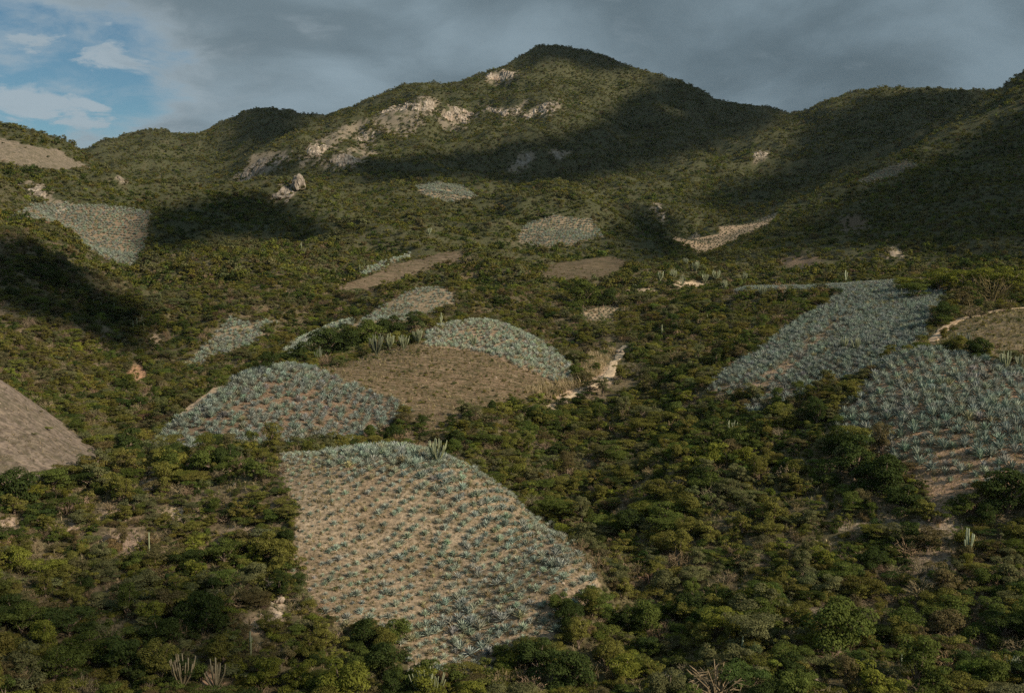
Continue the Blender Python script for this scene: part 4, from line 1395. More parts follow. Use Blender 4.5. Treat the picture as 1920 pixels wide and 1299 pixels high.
# sparse growth on fallow land and in the fields
def grow_in(r0, r1, sp, seed, fam, p, kinds, probs, smin, smax):
    x, y, r, R = scatter(r0, r1, sp, seed, 1.5)
    zone = sample_near(ZONE, x, y)
    zk = np.array([f[1] for f in FIELDS] + ['none'])[zone]
    dn = fbm(x / 9, y / 9, 3, 64)
    keep = np.isin(zk, fam) & (R.random(len(x)) < p * np.clip(0.6 + 1.6 * dn, 0.1, 1.6))
    x, y, r = x[keep], y[keep], r[keep]
    kind = R.choice(kinds, len(x), p=probs)
    s = R.uniform(smin, smax, len(x))
    add_woody(x, y, r, kind, s, s, R.uniform(0, 6.28, len(x)), pick_tint(x, y, R, kind))
grow_in(150, 540, 1.9, 31, ['fallow'], 0.26, ['dome', 'spread', 'sparse', 'dead'], [0.3, 0.3, 0.2, 0.2], 0.22, 0.55)
grow_in(190, 262, 1.3, 37, ['fallow'], 0.25, ['dome', 'spread', 'sparse', 'dead'], [0.4, 0.3, 0.2, 0.1], 0.2, 0.5)
grow_in(100, 380, 2.4, 32, ['agave'], 0.05, ['dome', 'spread', 'sparse'], [0.5, 0.2, 0.3], 0.28, 0.5)
grow_in(150, 200, 1.6, 33, ['bare'], 0.06, ['dome', 'spread'], [0.5, 0.5], 0.25, 0.5)
def grow_edges():
    for r0, r1, sp, seed in ((100, 300, 1.15, 35), (300, 700, 2.2, 36)):
        x, y, r, R = scatter(r0, r1, sp, seed, 1.5)
        keep = (R.random(len(x)) < 0.55 * sample(EDGE, x, y) * np.clip(0.7 + fbm(x / 6, y / 6, 2, 65), 0.1, 1.3)) & (track_dist(x, y) > 2.0)
        x, y, r = x[keep], y[keep], r[keep]
        kind = R.choice(['dome', 'spread', 'sparse', 'dead'], len(x), p=[0.35, 0.3, 0.2, 0.15])
        s = R.uniform(0.25, 0.62, len(x)) * (1 if r0 < 200 else 1.3)
        add_woody(x, y, r, kind, s, s * R.uniform(0.8, 1.2, len(x)), R.uniform(0, 6.28, len(x)), pick_tint(x, y, R, kind))


grow_edges()
grow_in(740, 850, 6, 34, ['fallow'], 0.1, ['dome', 'spread'], [0.5, 0.5], 0.7, 1.3)

WD = {k: np.concatenate([np.asarray(v) for v in WOODY[k]]) for k in WOODY}
WD['z'] = ground(WD['x'], WD['y'])
# the tracks stay in sight: thin out what stands in front of them
gone = np.zeros(len(WD['x']), bool)
_bx, _by = project(WD['x'], WD['y'], WD['z'])
_h = np.array([CROWN_H[k] for k in WD['kind']]) * WD['sz']; _w = np.array([CROWN_R[k] for k in WD['kind']]) * WD['s'] * FPX / WD['r']
_tx, _ty = project(WD['x'], WD['y'], WD['z'] + _h)
_rn = np.random.default_rng(3).random(len(gone))
for pts, wd in TRACKS:
    for q in pts[::3]:
        if q[1] < 243 and q[0] > 5 and q[0] < 30:
            continue                       # the lower bends of the road run behind bushes
        qx, qy = project(q[0], q[1], float(ground(q[0], q[1])))
        gone |= (np.abs(_bx - qx) < _w * 0.85) & (_ty < qy) & (_by > qy - 2) & (WD['r'] < math.hypot(*q) + 1) & (WD['r'] > math.hypot(*q) - 40) & (_rn < 0.85) & ~WD['fix']
WD = {k: v[~gone] for k, v in WD.items()}
nW = len(WD['x'])
print('woody plants', nW)
# which plants show largest: paint crowns near to far on a coarse picture and count what stays visible
cell = 6
cov = np.zeros((int(H0 / cell) + 1, int(W0 / cell) + 1), bool)
cr = np.array([CROWN_R[k] for k in WD['kind']]) * WD['s']; ch = np.array([CROWN_H[k] for k in WD['kind']]) * WD['sz']
bx, by = project(WD['x'], WD['y'], WD['z']); tx, ty = project(WD['x'], WD['y'], WD['z'] + ch)
order = np.argsort(WD['r'])
vis = np.zeros(nW)
for k in order[WD['r'][order] < 420]:
    hw = cr[k] * FPX / WD['r'][k]
    x0, x1 = int((bx[k] - hw * 0.85) / cell), int((bx[k] + hw * 0.85) / cell)
    y0, y1 = int(ty[k] / cell), int((by[k] * 0.8 + ty[k] * 0.2) / cell)
    x0, x1, y0, y1 = max(x0, 0), min(x1, cov.shape[1] - 1), max(y0, 0), min(y1, cov.shape[0] - 1)
    if x1 < x0 or y1 < y0:
        continue
    sub = cov[y0:y1 + 1, x0:x1 + 1]
    vis[k] = (~sub).sum() * (1.0 if WD['kind'][k] != 'dead' else 0.7)
    if WD['kind'][k] not in ('dead', 'sparse'):
        sub[:] = True
vis[WD['fix'] & (vis > 2)] += 40
TOP = np.argsort(-vis)[:300]
TOP = TOP[vis[TOP] > 6]
is_top = np.zeros(nW, bool); is_top[TOP] = True


def ordinal(n):
    base = ['', 'first', 'second', 'third', 'fourth', 'fifth', 'sixth', 'seventh', 'eighth', 'ninth', 'tenth', 'eleventh', 'twelfth', 'thirteenth', 'fourteenth', 'fifteenth', 'sixteenth', 'seventeenth', 'eighteenth', 'nineteenth']
    tens = ['', '', 'twent', 'thirt', 'fort', 'fift']
    if n < 20:
        return base[n]
    if n % 10 == 0:
        return tens[n // 10] + 'ieth'
    return tens[n // 10] + 'y-' + base[n % 10]


def place_name(x, y):
    if x < 545 and y > 1130: return 'at the bottom left'
    if x < 545 and y > 840: return 'left of the near field'
    if x < 470: return 'in the left valley'
    if x < 1140 and y > 1130: return 'below the near field'
    if x < 1000 and y > 760: return 'above the near field'
    if x < 1080: return 'around the fallow hill'
    if x < 1400 and y > 1000: return 'in the lower gully'
    if x < 1400 and y > 740: return 'in the gully below the road'
    if y > 1130: return 'at the bottom right'
    if y > 860: return 'below the right field'
    if x > 1540: return 'around the right field'
    return 'on the slope above the road'


SHAPE = {'round': ('green_tree', 'round tree', 'tree'), 'flat': ('flat_topped_tree', 'flat topped tree', 'tree'), 'tall': ('slender_tree', 'tall narrow tree', 'tree'), 'ragged': ('ragged_tree', 'ragged tree', 'tree'), 'dome': ('low_shrub', 'domed shrub', 'shrub'), 'spread': ('spreading_shrub', 'spreading shrub', 'shrub'), 'sparse': ('thin_shrub', 'thin shrub', 'shrub'), 'dead': ('dry_shrub', 'leafless shrub', 'shrub')}
HUE = {'olive': 'olive', 'green': 'mid green', 'dark': 'dark green', 'lime': 'yellow green', 'grey': 'grey green', 'rust': 'rusty brown', 'twig': 'dry brown', 'leafgreen': 'fresh green'}
groups = {}
for k in TOP:
    px_, py_ = float(bx[k]), float(by[k])
    hw = cr[k] * FPX / WD['r'][k]
    size = 'large' if hw > 34 else ('medium' if hw > 20 else 'small')
    key = (size, HUE[TNAMES[WD['tint'][k]]], WD['kind'][k], place_name(min(max(px_, 0), 1919), py_))
    groups.setdefault(key, []).append(k)


def plant_root(name, x, y, z, rotz, s, sz):
    e = bpy.data.objects.new(name, None)
    e.empty_display_size = 0.3
    e.location = (x, y, z); e.rotation_euler = (0, 0, rotz); e.scale = (s, s, sz)
    return link(e)


for key, members in groups.items():
    members.sort(key=lambda k: bx[k])
    size, hue, kind, place = key
    nm, shp, cat = SHAPE[kind]
    for i, k in enumerate(members):
        root = plant_root(nm, WD['x'][k], WD['y'][k], WD['z'][k], WD['rot'][k], WD['s'][k], WD['sz'][k])
        lab = '%s %s %s %s' % (size, hue, shp, place)
        if len(members) > 1:
            lab += ', %s from the left' % ordinal(i + 1)
        tag(root, lab, cat, 'trees and shrubs of the scrub')
        ms = PROTO[kind][k % len(PROTO[kind])]
        tint = [float(c) for c in TARR[WD['tint'][k]] * rng.uniform(0.85, 1.15)]
        for nm2, me in (('trunk', ms[0]), ('crown', ms[1])):
            o = link(bpy.data.objects.new(nm2, me), root)
            o['tint'] = tint

# the rest of the scrub: one mass close by, one on the far slopes
def mass(name, sel, lib, libkinds, label):
    k = np.nonzero(sel)[0]
    R = np.random.default_rng(len(k))
    where = {kd: [i for i, q in enumerate(libkinds) if q == kd] for kd in set(libkinds)}
    pick = np.array([where.get(kd, where['dome'])[int(h * 7919) % len(where.get(kd, where['dome']))] for kd, h in zip(WD['kind'][k], R.random(len(k)))])
    P = np.stack([WD['x'][k], WD['y'][k], WD['z'][k] - 0.05], 1)
    rot = np.stack([R.normal(size=len(k)) * 0.06, R.normal(size=len(k)) * 0.06, WD['rot'][k]], 1)
    scl = np.stack([WD['s'][k], WD['s'][k], WD['sz'][k]], 1)
    t = TARR[WD['tint'][k]] * (1 + 0.16 * R.normal(size=(len(k), 1))).clip(0.6, 1.5) * (1 + 0.05 * R.normal(size=(len(k), 3)))
    o = point_mass(name, P, rot, scl, pick, t, lib)
    tag(o, label, kind='stuff')
    return o


mass('scrub_vegetation', ~is_top & (WD['r'] < 430), LIB_NEAR, LIB_NEAR_KINDS, 'mixed olive and green scrub covering the near slopes')
mass('far_scrub_vegetation', ~is_top & (WD['r'] >= 430), LIB_FAR, LIB_FAR_KINDS, 'green scrub covering the far hills and the mountain')

# ------------------------------------------------------------------ agaves
ASET = {  # spacing across, spacing up the slope, row angle, share planted, size min, max, distance for the coarse shape
 'near': (1.05, 1.5, 0.75, 0.95, 0.55, 1.1), 'mound': (1.5, 1.75, -0.2, 0.88, 0.9, 1.4), 'crest': (1.4, 1.6, 0.3, 0.95, 0.85, 1.25), 'strip': (1.5, 1.6, 0.4, 0.98, 1.1, 1.5),
 'slant': (1.7, 2.2, 0.5, 0.85, 0.7, 1.1), 'gully': (1.6, 1.9, 0.6, 0.92, 0.95, 1.35), 'valley': (1.7, 2.7, 0.25, 0.92, 1.0, 1.5), 'ridge_line': (2.0, 2.0, 0.4, 0.95, 1.0, 1.4),
 'hilltop': (1.7, 3.6, 0.35, 0.92, 1.0, 1.5), 'mountain': (1.9, 3.4, -0.3, 0.95, 1.3, 1.9), 'tan': (2.6, 3.6, 0.3, 0.85, 0.7, 1.2), 'bend': (1.8, 2.6, -0.4, 0.85, 0.6, 0.9),
 'plateau': (1.4, 1.55, 0.35, 0.93, 0.85, 1.3), 'right': (1.4, 1.6, 0.15, 0.95, 0.85, 1.45), 'valley_low': (4, 5, 0.2, 0.8, 1, 1.5), 'shade': (3.0, 3.6, 0.3, 0.9, 1.0, 1.5),
}
AG = dict(x=[], y=[], s=[], f=[], row=[], tint=[])
for key, (dx, dy, th, p, s0, s1) in ASET.items():
    i = FIDX[key]
    m = ZONE == i
    if not m.any():
        print('no field', key); continue
    R = np.random.default_rng(4000 + i)
    cx, cy = GX[m].mean(), GY[m].mean()
    ext = max(np.ptp(GX[m]), np.ptp(GY[m])) * 0.8 + 5
    us = np.arange(-ext, ext, dx); vs = np.arange(-ext, ext, dy)
    U, Vv = np.meshgrid(us, vs)
    rowi = np.repeat(np.arange(len(vs)), len(us))
    # rows follow the slope in gentle waves
    Vw = Vv + 1.4 * vnoise(U / 14, Vv / 22, i) * 1.5
    a0 = math.atan2(cx, cy)
    ct_, st_ = math.cos(th - a0), math.sin(th - a0)
    x = cx + (U * ct_ - Vw * st_).ravel() + R.normal(size=U.size) * dx * 0.15
    y = cy + (U * st_ + Vw * ct_).ravel() + R.normal(size=U.size) * dy * (0.15 if i == FIDX['right'] else 0.09)
    z_ok = (sample_near(ZONE, x, y) == i) & (np.hypot(x, y) < 3000)
    x, y, rowi = x[z_ok], y[z_ok], rowi[z_ok]
    nz = fbm(x / 8, y / 8, 3, 71 + i); nz2 = fbm(x / 20, y / 20, 2, 72)
    qx, qy = project(x, y, ground(x, y))
    prob = np.clip(p + 0.55 * np.minimum(nz + 0.12, 0), 0.08, 1)
    size = s0 + (s1 - s0) * np.clip(0.5 + 0.55 * nz2 + 0.38 * R.normal(size=len(x)), 0, 1)
    if key == 'near':
        big = np.exp(-(((qx - 900) / 110) ** 2 + ((qy - 1190) / 55) ** 2)) + 0.55 * np.exp(-((qx - (740 + (qy - 845) * 1.45)) / 60) ** 2) + 0.35 * (qy < 880)
        size = size * (0.78 + 0.38 * np.clip(big, 0, 1)); prob = np.clip(prob + 0.2 * big, 0, 1)
        size[qx < 610] *= 0.72
    if key == 'right':
        low = smooth(0, 1, (qy - (835 + (qx - 1570) * 0.22)) / 45) * (1 - smooth(1780, 1880, qx))
        size = size * (1 - 0.42 * low); prob = prob * (1 - 0.62 * low)
    if key == 'plateau':
        # bare lanes running down the field
        lane = np.exp(-((qx - 1530 + (qy - 640) * 1.15) / 12) ** 2) * (qy > 590) * (qy < 730)
        prob = prob * (1 - 0.85 * lane)
    if key == 'slant':
        prob = prob * np.where(qx > 770, 0.7, 1)
    k = (R.random(len(x)) < prob) & (sample(HID, x, y) < 1.5 / np.hypot(x, y) + 0.01) & (track_dist(x, y) > 1.6)
    if key == 'tan':
        size *= 1
    AG['x'].append(x[k]); AG['y'].append(y[k]); AG['s'].append(size[k]); AG['f'].append(np.full(k.sum(), i)); AG['row'].append(rowi[k])
    base = C3(0.245, 0.284, 0.226)
    if key == 'near':
        base = base * 1.12
    if key in ('strip', 'crest', 'ridge_line'):
        base = C3(0.33, 0.375, 0.29)
    if key in ('mound', 'plateau'):
        base = C3(0.212, 0.250, 0.206)
    if key in ('tan', 'bend'):
        base = C3(0.16, 0.17, 0.11)
    t = base[None] * (1 + 0.13 * R.normal(size=(k.sum(), 1))) * (1 + 0.05 * R.normal(size=(k.sum(), 3)))
    dry = R.random(k.sum()) < 0.05
    t[dry] = t[dry] * np.array([1.05, 0.85, 0.6])
    AG['tint'].append(t.clip(0.02, 0.6))
AG = {k: np.concatenate(v) for k, v in AG.items()}
AG['z'] = ground(AG['x'], AG['y']); AG['r'] = np.hypot(AG['x'], AG['y'])
print('agaves', len(AG['x']))
ax, ay = project(AG['x'], AG['y'], AG['z'] + 0.4 * AG['s'])
inside = (ax > 6) & (ax < 1914) & (ay > 6) & (ay < 1290) & (sample(HID, AG['x'], AG['y']) < 0.002)
hidden_by = np.array([cov[min(int(v / cell), cov.shape[0] - 1), min(int(u / cell), cov.shape[1] - 1)] if ok else True for u, v, ok in zip(ax, ay, inside)])
score = np.where(inside, AG['s'] / AG['r'], 0) * np.where(hidden_by, 0.3, 1)
atop = np.argsort(-score)[:300]
amask = np.zeros(len(ax), bool); amask[atop] = True
R = np.random.default_rng(15)
arot = np.stack([R.normal(size=len(ax)) * 0.09, R.normal(size=len(ax)) * 0.09, R.uniform(0, 6.28, len(ax))], 1)
by_row = {}
for k in atop:
    by_row.setdefault((int(AG['f'][k]), int(AG['row'][k])), []).append(k)
FSAY = {'near': 'near field', 'right': 'right field', 'mound': 'mound field', 'plateau': 'plateau field', 'crest': 'crest field'}
rows_of = {}
for (f, row) in by_row:
    rows_of.setdefault(f, set()).add(row)
for f in rows_of:
    rows_of[f] = {r_: i + 1 for i, r_ in enumerate(sorted(rows_of[f]))}
for (f, row), ks in by_row.items():
    ks.sort(key=lambda k: ax[k])
    for i, k in enumerate(ks):
        v = int(R.integers(0, 3)) if AG['s'][k] > 0.75 else 3 + int(R.integers(0, 2))
        o = link(bpy.data.objects.new('agave_plant', AGAVE[v]))
        s = float(AG['s'][k])
        o.location = (AG['x'][k], AG['y'][k], AG['z'][k]); o.rotation_euler = arot[k]; o.scale = (s, s, s)
        o['tint'] = [float(c) for c in AG['tint'][k]]
        tag(o, '%s agave in the %s, row %s from below, %s from left' % ('large' if s > 1.05 else ('medium' if s > 0.75 else 'small'), FSAY.get(FIELDS[f][0], 'agave field'), ordinal(rows_of[f][row]), ordinal(i + 1)), 'agave', 'agaves of the ' + FSAY.get(FIELDS[f][0], 'agave field'))
k = np.nonzero(~amask)[0]
pick = np.where(AG['r'][k] > 420, 5 + R.integers(0, 2, len(k)), np.where(AG['s'][k] > 0.75, R.integers(0, 3, len(k)), 3 + R.integers(0, 2, len(k))))
o = point_mass('agave_vegetation', np.stack([AG['x'][k], AG['y'][k], AG['z'][k]], 1), arot[k], np.repeat(AG['s'][k][:, None], 3, 1), pick, AG['tint'][k], LIB_AGAVE)
tag(o, 'rows of blue green agaves in the fields', kind='stuff')

# ------------------------------------------------------------------ dry grass, weeds and stones
def tufts():
    X, Y, S, Tn, Pk = [], [], [], [], []
    for r0, r1, sp, seed in ((92, 170, 0.50, 81), (170, 300, 0.85, 82), (300, 420, 1.7, 83)):
        x, y, r, R = scatter(r0, r1, sp, seed, 0.5)
        zone = sample_near(ZONE, x, y)
        zk = np.array([f[1] for f in FIELDS] + ['none'])[zone]
        n = fbm(x / 5, y / 5, 3, 84)
        p = np.where(zk == 'none', 0.55, np.where(zk == 'fallow', 0.75, np.where(zk == 'bare', 0.35, 0.66))) + n * 0.5
        rock = sample_near(ROCK, x, y)
        k = (R.random(len(x)) < p) & (track_dist(x, y) > 0.5 + 1.3 * R.random(len(x))) & (rock < 0.5)
        x, y, zk, n, r = x[k], y[k], zk[k], n[k], r[k]
        c = np.where(R.random((len(x), 1)) < 0.5, np.array([[0.34, 0.28, 0.175]]), np.array([[0.19, 0.15, 0.080]]))
        g = R.random(len(x)) < np.where(zk == 'none', 0.5, np.where(zk == 'bare', 0.15, 0.22))
        c[g] = np.array([0.085, 0.092, 0.032])
        # the bare mound carries greyish stubble
        bm_ = zk == 'bare'
        c[bm_] = c[bm_] * 0.5 + np.array([0.24, 0.19, 0.145]) * 0.5
        X.append(x); Y.append(y); S.append(R.uniform(0.35, 1.0, len(x)) * np.where(zk == 'bare', 0.6, np.where(zk == 'agave', 0.8, 1.0))); Tn.append(c * (1 + 0.15 * R.normal(size=(len(x), 1))))
        Pk.append(R.integers(0, 5, len(x)))
    # tall dry stalks on the bank above the road
    R = np.random.default_rng(85)
    rp = np.array([(p.x, p.y) for p in road_path])
    k = R.integers(8, len(rp) - 6, 900)
    x = rp[k, 0] - R.uniform(1.8, 6.0, 900); y = rp[k, 1] + R.uniform(0.3, 3.5, 900)
    ok = track_dist(x, y) > 1.7
    x, y = x[ok], y[ok]
    X.append(x); Y.append(y); S.append(R.uniform(1.0, 2.4, len(x))); Tn.append(np.array([0.40, 0.32, 0.21])[None] * R.uniform(0.6, 1.1, (len(x), 1))); Pk.append(np.where(R.random(len(x)) < 0.6, 4, 0))
    X, Y, S, Tn, Pk = map(np.concatenate, (X, Y, S, Tn, Pk))
    R = np.random.default_rng(5)
    rot = np.zeros((len(X), 3)); rot[:, 2] = R.uniform(0, 6.28, len(X))
    o = point_mass('dry_grass', np.stack([X, Y, ground(X, Y)], 1), rot, np.repeat(S[:, None], 3, 1), Pk, Tn.clip(0.02, 0.6), LIB_GRASS)
    tag(o, 'dry grass and weeds between the plants', kind='stuff')
    print('tufts', len(X))


tufts()


def stones():
    X, Y, S = [], [], []
    for r0, r1, sp, seed in ((92, 180, 0.9, 91), (180, 300, 1.6, 92)):
        x, y, r, R = scatter(r0, r1, sp, seed, 0.3)
        zone = sample_near(ZONE, x, y)
        n = fbm(x / 6, y / 6, 3, 93)
        p = np.where(zone >= 0, 0.10, 0.06) + 0.15 * n + 0.5 * sample(CLEAR, x, y)
        k = R.random(len(x)) < p
        X.append(x[k]); Y.append(y[k]); S.append(R.uniform(0.05, 0.15, k.sum()) ** 1.0 * (1 + 1.6 * (R.random(k.sum()) < 0.06)))
    X, Y, S = map(np.concatenate, (X, Y, S))
    R = np.random.default_rng(6)
    rot = np.stack([R.normal(size=len(X)) * 0.3, R.normal(size=len(X)) * 0.3, R.uniform(0, 6.28, len(X))], 1)
    o = point_mass('gravel', np.stack([X, Y, ground(X, Y)], 1), rot, np.repeat(S[:, None], 3, 1), R.integers(0, 3, len(X)), np.full((len(X), 3), 0.5), LIB_STONE)
    tag(o, 'loose stones lying on the fields and slopes', kind='stuff')


stones()

# ------------------------------------------------------------------ columnar cacti
def column(V, F, pts, rad, ribs=5):
    """ribbed stem: a tube whose section is a blunt star"""
    pts = [Vector(p) for p in pts]
    base = len(V)
    sides = ribs * 2
    for i, p in enumerate(pts):
        d = (pts[min(i + 1, len(pts) - 1)] - pts[max(i - 1, 0)]).normalized()
        a = d.cross(Vector((0.2, 0.97, 0.1))).normalized()
        b = d.cross(a)
        for k in range(sides):
            t = 2 * math.pi * k / sides
            q = rad[i] * (1.0 if k % 2 == 0 else 0.78)
            V.append(tuple(p + (a * math.cos(t) + b * math.sin(t)) * q))
    for i in range(len(pts) - 1):
        for k in range(sides):
            k2 = (k + 1) % sides
            F.append((base + i * sides + k, base + i * sides + k2, base + (i + 1) * sides + k2, base + (i + 1) * sides + k))
    V.append(tuple(pts[-1] + (pts[-1] - pts[-2]).normalized() * rad[-1] * 0.7))
    t = len(V) - 1
    o = base + (len(pts) - 1) * sides
    for k in range(sides):
        F.append((o + k, o + (k + 1) % sides, t))


def cactus_parts(kind, seed):
    """unit-height cactus: trunk mesh and list of arm meshes"""
    R = np.random.default_rng(seed)
    arms = []
    V, F = [], []
    if kind == 'organ':                      # many stems crowding up from a short foot
        column(V, F, [(0, 0, -0.06), (0, 0, 0.10), (0, 0, 0.2)], [0.04, 0.045, 0.04])
        n = 22; wide = 0.34; start = 0.10
    elif kind == 'wide':                     # spreading candelabra on bare limbs
        column(V, F, [(0, 0, -0.06), (0.02, 0, 0.12), (0, 0, 0.22)], [0.06, 0.06, 0.05])
        n = 24; wide = 0.62; start = 0.12
    elif kind == 'candelabra':
        column(V, F, [(0, 0, -0.06), (0.01, 0, 0.3), (0, 0.01, 0.95)], [0.032, 0.032, 0.026])
        n = 7; wide = 0.17; start = 0.28
    elif kind == 'loose':                    # few stems, leaning outwards
        column(V, F, [(0, 0, -0.06), (0, 0, 0.12), (0.02, 0, 0.95)], [0.026, 0.028, 0.022])
        n = 8; wide = 0.30; start = 0.08
    else:                                    # single post with an arm or two
        column(V, F, [(0, 0, -0.06), (0.004, 0, 0.5), (0.012, 0.004, 0.98)], [0.026, 0.028, 0.022])
        n = {'post': 0, 'pair': 1, 'trio': 3}[kind]; wide = 0.07; start = 0.3 if kind == 'trio' else 0.1
    for k in range(n):
        a = R.uniform(0, 6.28) + k * 2.4; w = wide * math.sqrt(R.uniform(0.08, 1)); h0 = start * R.uniform(0.5, 1.1)
        top = R.uniform(0.68, 1.0) * (1 - 0.2 * (w / max(wide, 0.01)) ** 2)
        if kind == 'wide':
            top = R.uniform(0.72, 1.0)
        if kind in ('pair', 'trio'):
            top = R.uniform(0.55, 0.85)
        ca_, sa_ = math.cos(a), math.sin(a)
        v, f = [], []
        rr = {'organ': 0.0175, 'wide': 0.017, 'loose': 0.017}.get(kind, 0.022)
        j = R.normal(size=2) * 0.012
        column(v, f, [(0.0, 0.0, h0 - 0.03), (w * 0.25 * ca_, w * 0.25 * sa_, h0 + 0.10 * top), (w * 0.55 * ca_, w * 0.55 * sa_, h0 + 0.30 * (top - h0) + 0.03), (w * 0.85 * ca_ + j[0], w * 0.85 * sa_ + j[1], h0 + 0.65 * (top - h0)), (w * ca_ + j[1], w * sa_ + j[0], top)], [rr * 0.9, rr, rr * 1.1, rr * 1.1, rr * 0.85])
        arms.append((v, f))
    return (V, F), arms


CPROTO = {}
for kind, seeds in (('organ', (1, 2, 3)), ('wide', (4,)), ('candelabra', (5, 6)), ('loose', (7,)), ('post', (8,)), ('pair', (9,)), ('trio', (10, 11))):
    for s in seeds:
        (V, F), arms = cactus_parts(kind, s)
        CPROTO.setdefault(kind, []).append((mesh_from('trunk', V, F, M_CACTUS, True), [mesh_from('arm', v, f, M_CACTUS, True) for v, f in arms]))
CACTI = [
 # column, row of the foot, height in pixels, kind, label
 (820,870,60,'organ','tall many stemmed cactus on the top edge of the near agave field'),
 (706,668,50,'organ','largest organ pipe cactus beside the dark tree row'),(731,655,34,'organ','organ pipe cactus just right of the largest one by the tree row'),(757,657,36,'organ','organ pipe cactus in the middle of the row above the fallow field'),(784,645,34,'organ','rightmost organ pipe cactus of the row above the fallow field'),
 (600,686,40,'loose','loose stemmed cactus at the left end of the dark tree row'),(888,652,30,'organ','lone cactus standing inside the crest agave field'),(827,614,30,'trio','slender cactus at the left top corner of the crest field'),
 (1585,534,28,'candelabra','pale candelabra cactus alone on the flat skyline of the plateau'),(1456,538,14,'trio','small yellowish cactus on the plateau skyline'),(1428,558,28,'organ','dense cactus at the near edge of the plateau strip'),(1358,545,22,'organ','cactus at the left tip of the plateau strip'),
 (1343,527,26,'organ','second cactus from the right in the cluster left of the plateau'),(1305,510,24,'organ','uppermost cactus of the cluster left of the plateau'),(1262,527,26,'organ','third cactus from the left in the cluster left of the plateau'),(1238,528,24,'organ','second cactus from the left in the cluster left of the plateau'),(1279,537,24,'loose','lowest cactus of the cluster left of the plateau'),(1396,528,20,'organ','rightmost cactus of the cluster left of the plateau'),(1322,531,22,'organ','middle cactus of the cluster left of the plateau'),(1190,548,18,'organ','leftmost small cactus left of the plateau'),
 (1241,634,26,'trio','three stemmed cactus on the scrub slope right of the road'),(1326,604,16,'post','single post cactus on the slope below the plateau'),(1451,592,14,'pair','short pale cactus near the upper edge of the plateau slope'),(1372,824,40,'organ','yellowish cactus in the bushes left of the plateau field foot'),
 (1808,660,44,'organ','tall dark cactus on the stony terrace, leftmost there'),(1840,672,30,'organ','second cactus from the left on the stony terrace'),(1886,694,38,'organ','third cactus from the left on the stony terrace'),(1913,694,34,'organ','cactus at the right picture edge on the stony terrace'),
 (1605,660,32,'organ','green cactus in the middle of the plateau field'),(1582,655,26,'organ','smaller cactus left of the one in the plateau field'),(1632,700,26,'loose','yellow green cactus between the plateau field and the right field'),(1690,560,20,'trio','small cactus below the flat topped trees'),
 (1814,1052,64,'candelabra','tall pale candelabra cactus on the slope below the right field'),(1393,1234,46,'trio','pale forked cactus above the fresh green tree at the bottom'),(1900,1268,46,'organ','wide pale cactus near the bottom right corner'),(1854,1248,26,'trio','short forked cactus left of the wide one in the corner'),(1690,1250,26,'trio','thin pale cactus stems at the bottom right among bushes'),(1488,1278,22,'trio','small forked cactus at the bottom right of the dry bush'),
 (470,1236,56,'pair','tall straight post cactus at the bottom left'),(342,1292,80,'organ','large brownish cactus with dry stems at the bottom left'),(405,1296,72,'loose','open green cactus right of the brownish one at the bottom'),(280,1042,46,'post','thin pole cactus on the slope left of the near field'),(664,1318,62,'organ','pale cactus cut by the bottom edge below the dark trees'),(802,1314,66,'wide','spreading candelabra cactus at the bottom centre'),(686,1172,24,'trio','small white green cactus inside the dark tree below the near field'),
 (565,470,16,'trio','yellowish cactus on the slope left of the middle hill'),(675,514,16,'post','left pole cactus beside the ridge strip'),(692,512,15,'pair','right pole cactus beside the ridge strip'),(805,440,16,'organ','pale cactus on the slope below the mountain field'),(1095,472,18,'organ','dark cactus below the hilltop field'),(1285,500,18,'organ','dim cactus on the shaded slope right of the middle hill'),
]
for i, (x0, y0, h0) in enumerate([(136,552,16),(147,562,15),(161,572,18),(176,577,15),(190,584,17),(204,566,14),(214,586,18),(228,592,16),(241,566,14),(250,622,20),(257,614,18),(266,608,18),(270,622,16),(300,560,13),(316,548,12)]):
    CACTI.append((x0, y0, h0, 'post', 'thin pole cactus on the left valley slope, %s from the left' % ordinal(i + 1)))
for i, (qx, qy, hp, kind, lab) in enumerate(CACTI):
    x, y, z, r = hit(qx, min(qy, 1420))
    H = hp * r / FPX * 0.95
    R = np.random.default_rng(7000 + i)
    e = bpy.data.objects.new('columnar_cactus', None)
    e.empty_display_size = 0.3
    e.location = (x, y, z); e.rotation_euler = (0, 0, R.uniform(0, 6.28))
    e.scale = (H, H, H)
    link(e)
    tag(e, lab, 'cactus', 'columnar cacti of the valley')
    trunk, arms = CPROTO[kind][i % len(CPROTO[kind])]
    t = np.array([0.165, 0.182, 0.095]) * R.uniform(0.8, 1.15)
    if 'dark' in lab:
        t = t * 0.45
    if 'pale' in lab or 'white' in lab:
        t = np.array([0.21, 0.24, 0.14])
    if 'brownish' in lab:
        t = np.array([0.19, 0.155, 0.09])
    fat = 1.0 if kind not in ('post', 'pair') else 1.25
    for nm, me in [('trunk', trunk)] + [('arm', a) for a in arms]:
        o = link(bpy.data.objects.new(nm, me), e)
        if kind in ('post', 'pair', 'trio'):
            o.scale = (1.3, 1.3, 1.0)
        o['tint'] = [float(c) for c in t * R.uniform(0.88, 1.12)]

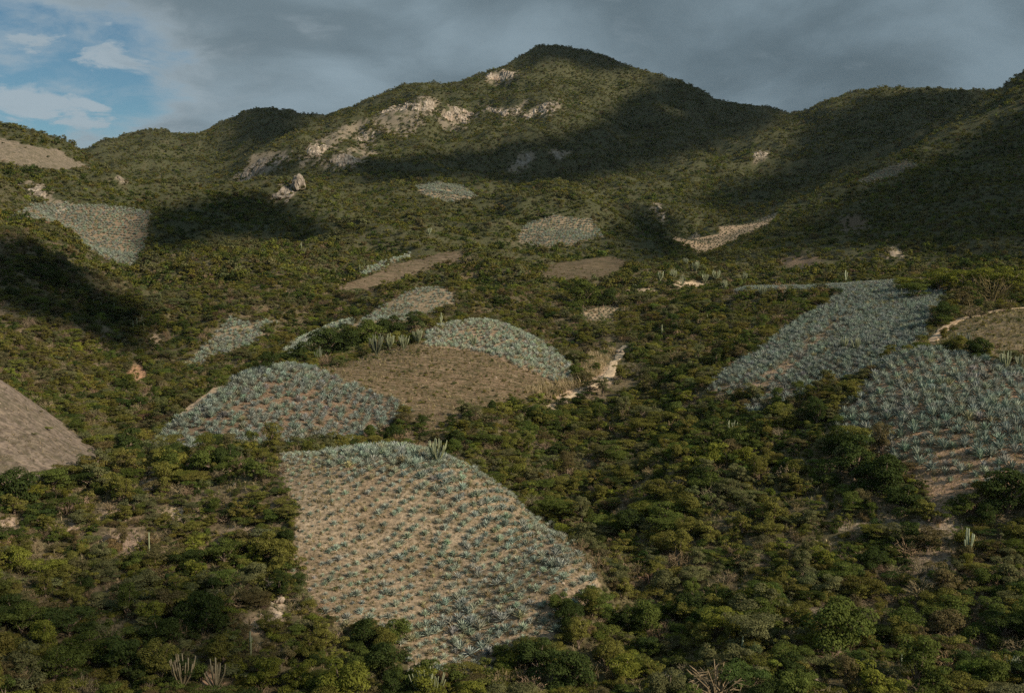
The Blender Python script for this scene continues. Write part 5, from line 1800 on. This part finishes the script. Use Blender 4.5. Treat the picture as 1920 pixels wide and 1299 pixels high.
# ------------------------------------------------------------------ standing rock on the shaded hill
def boulder(name, x, y, z, w, d, h, seed, mat, label, tilt=0.0):
    bm = bmesh.new()
    bmesh.ops.create_icosphere(bm, subdivisions=4, radius=1.0)
    for v in bm.verts:
        c = v.co
        n = float(fbm(np.array([c.x * 1.7 + seed]), np.array([c.y * 1.7 + c.z * 0.9]), 3, seed)[0]); n2 = float(vnoise(np.array([c.x * 5 + c.y * 3]), np.array([c.z * 1.6]), seed + 3)[0])
        k = 1 + 0.30 * n + 0.10 * n2
        zz = max(c.z, -0.45) * k
        v.co = Vector((c.x * k * w, c.y * k * d, zz * h * 0.7 + h * 0.25))
    me = bpy.data.meshes.new(name); bm.to_mesh(me); bm.free()
    me.materials.append(mat)
    o = link(bpy.data.objects.new(name, me))
    o.location = (x, y, z); o.rotation_euler = (0.05, tilt, seed)
    tag(o, label, 'rock', 'rocks')
    return o


x, y, z, r = hit(560, 352, 600, 900)
boulder('standing_rock', x, y, z - 1, 14 * r / FPX, 12 * r / FPX, 27 * r / FPX, 5, M_GREY, 'tall pale standing rock on top of the shaded hill')
x, y, z, r = hit(1058, 764, 190)
boulder('boulder', x, y, z, 0.9, 0.8, 1.7, 9, M_SCREE, 'grey boulder at the lower end of the dirt road')
for i, (qx, qy, w, lab) in enumerate([(505, 1100, 12, 'upper pale rock in the scar left of the near field'), (522, 1128, 14, 'middle pale rock in the scar left of the near field'), (515, 1165, 15, 'lower pale rock in the scar left of the near field'), (1238, 1286, 24, 'pale rock at the bottom edge, left in the white scar'), (1278, 1292, 18, 'pale rock at the bottom edge, right in the white scar'), (1706, 1158, 9, 'small white rock among the bushes on the lower right'), (1748, 1075, 10, 'grey rock on the stony slope below the right field')]):
    x, y, z, r = hit(qx, qy)
    s = w * r / FPX
    boulder('rock', x, y, z, s, s * 0.8, s * 0.9, 20 + i, M_SCREE, lab, 0.2)

# pale rocks where the road goes out of sight
for i, (qx, qy, w, lab) in enumerate([(1159, 661, 6, 'left pale rock at the far end of the dirt road'), (1167, 660, 5, 'right pale rock at the far end of the dirt road')]):
    x, y, z, r = hit(qx, qy, 230)
    s = w * r / FPX
    boulder('rock', x, y, z, s, s * 0.7, s * 0.9, 40 + i, M_SCREE, lab, 0.1)

# ------------------------------------------------------------------ thin haze
def haze_box():
    m = bpy.data.materials.new('valley_haze')
    m.use_nodes = True
    nt = m.node_tree
    nt.nodes.clear()
    out = N(nt, 'ShaderNodeOutputMaterial')
    v = N(nt, 'ShaderNodeVolumePrincipled')
    v.inputs['Color'].default_value = (0.80, 0.88, 0.95, 1)
    v.inputs['Density'].default_value = 0.000015
    v.inputs['Anisotropy'].default_value = 0.2
    nt.links.new(v.outputs[0], out.inputs['Volume'])
    zl, zh = float(GZ.min()) - 1.0, max(float(GZ.max()), CAMZ) + 14.0
    xs, y0, y1 = 2600.0, -60.0, 3750.0
    V = [(x, y, z) for z in (zl, zh) for y in (y0, y1) for x in (-xs, xs)]
    F = [(0, 2, 3, 1), (4, 5, 7, 6), (0, 1, 5, 4), (2, 6, 7, 3), (0, 4, 6, 2), (1, 3, 7, 5)]
    o = link(bpy.data.objects.new('haze', mesh_from('haze', V, F, m)))
    tag(o, 'thin pale haze over the whole valley', kind='stuff')
    scene.cycles.volume_bounces = 0


haze_box()
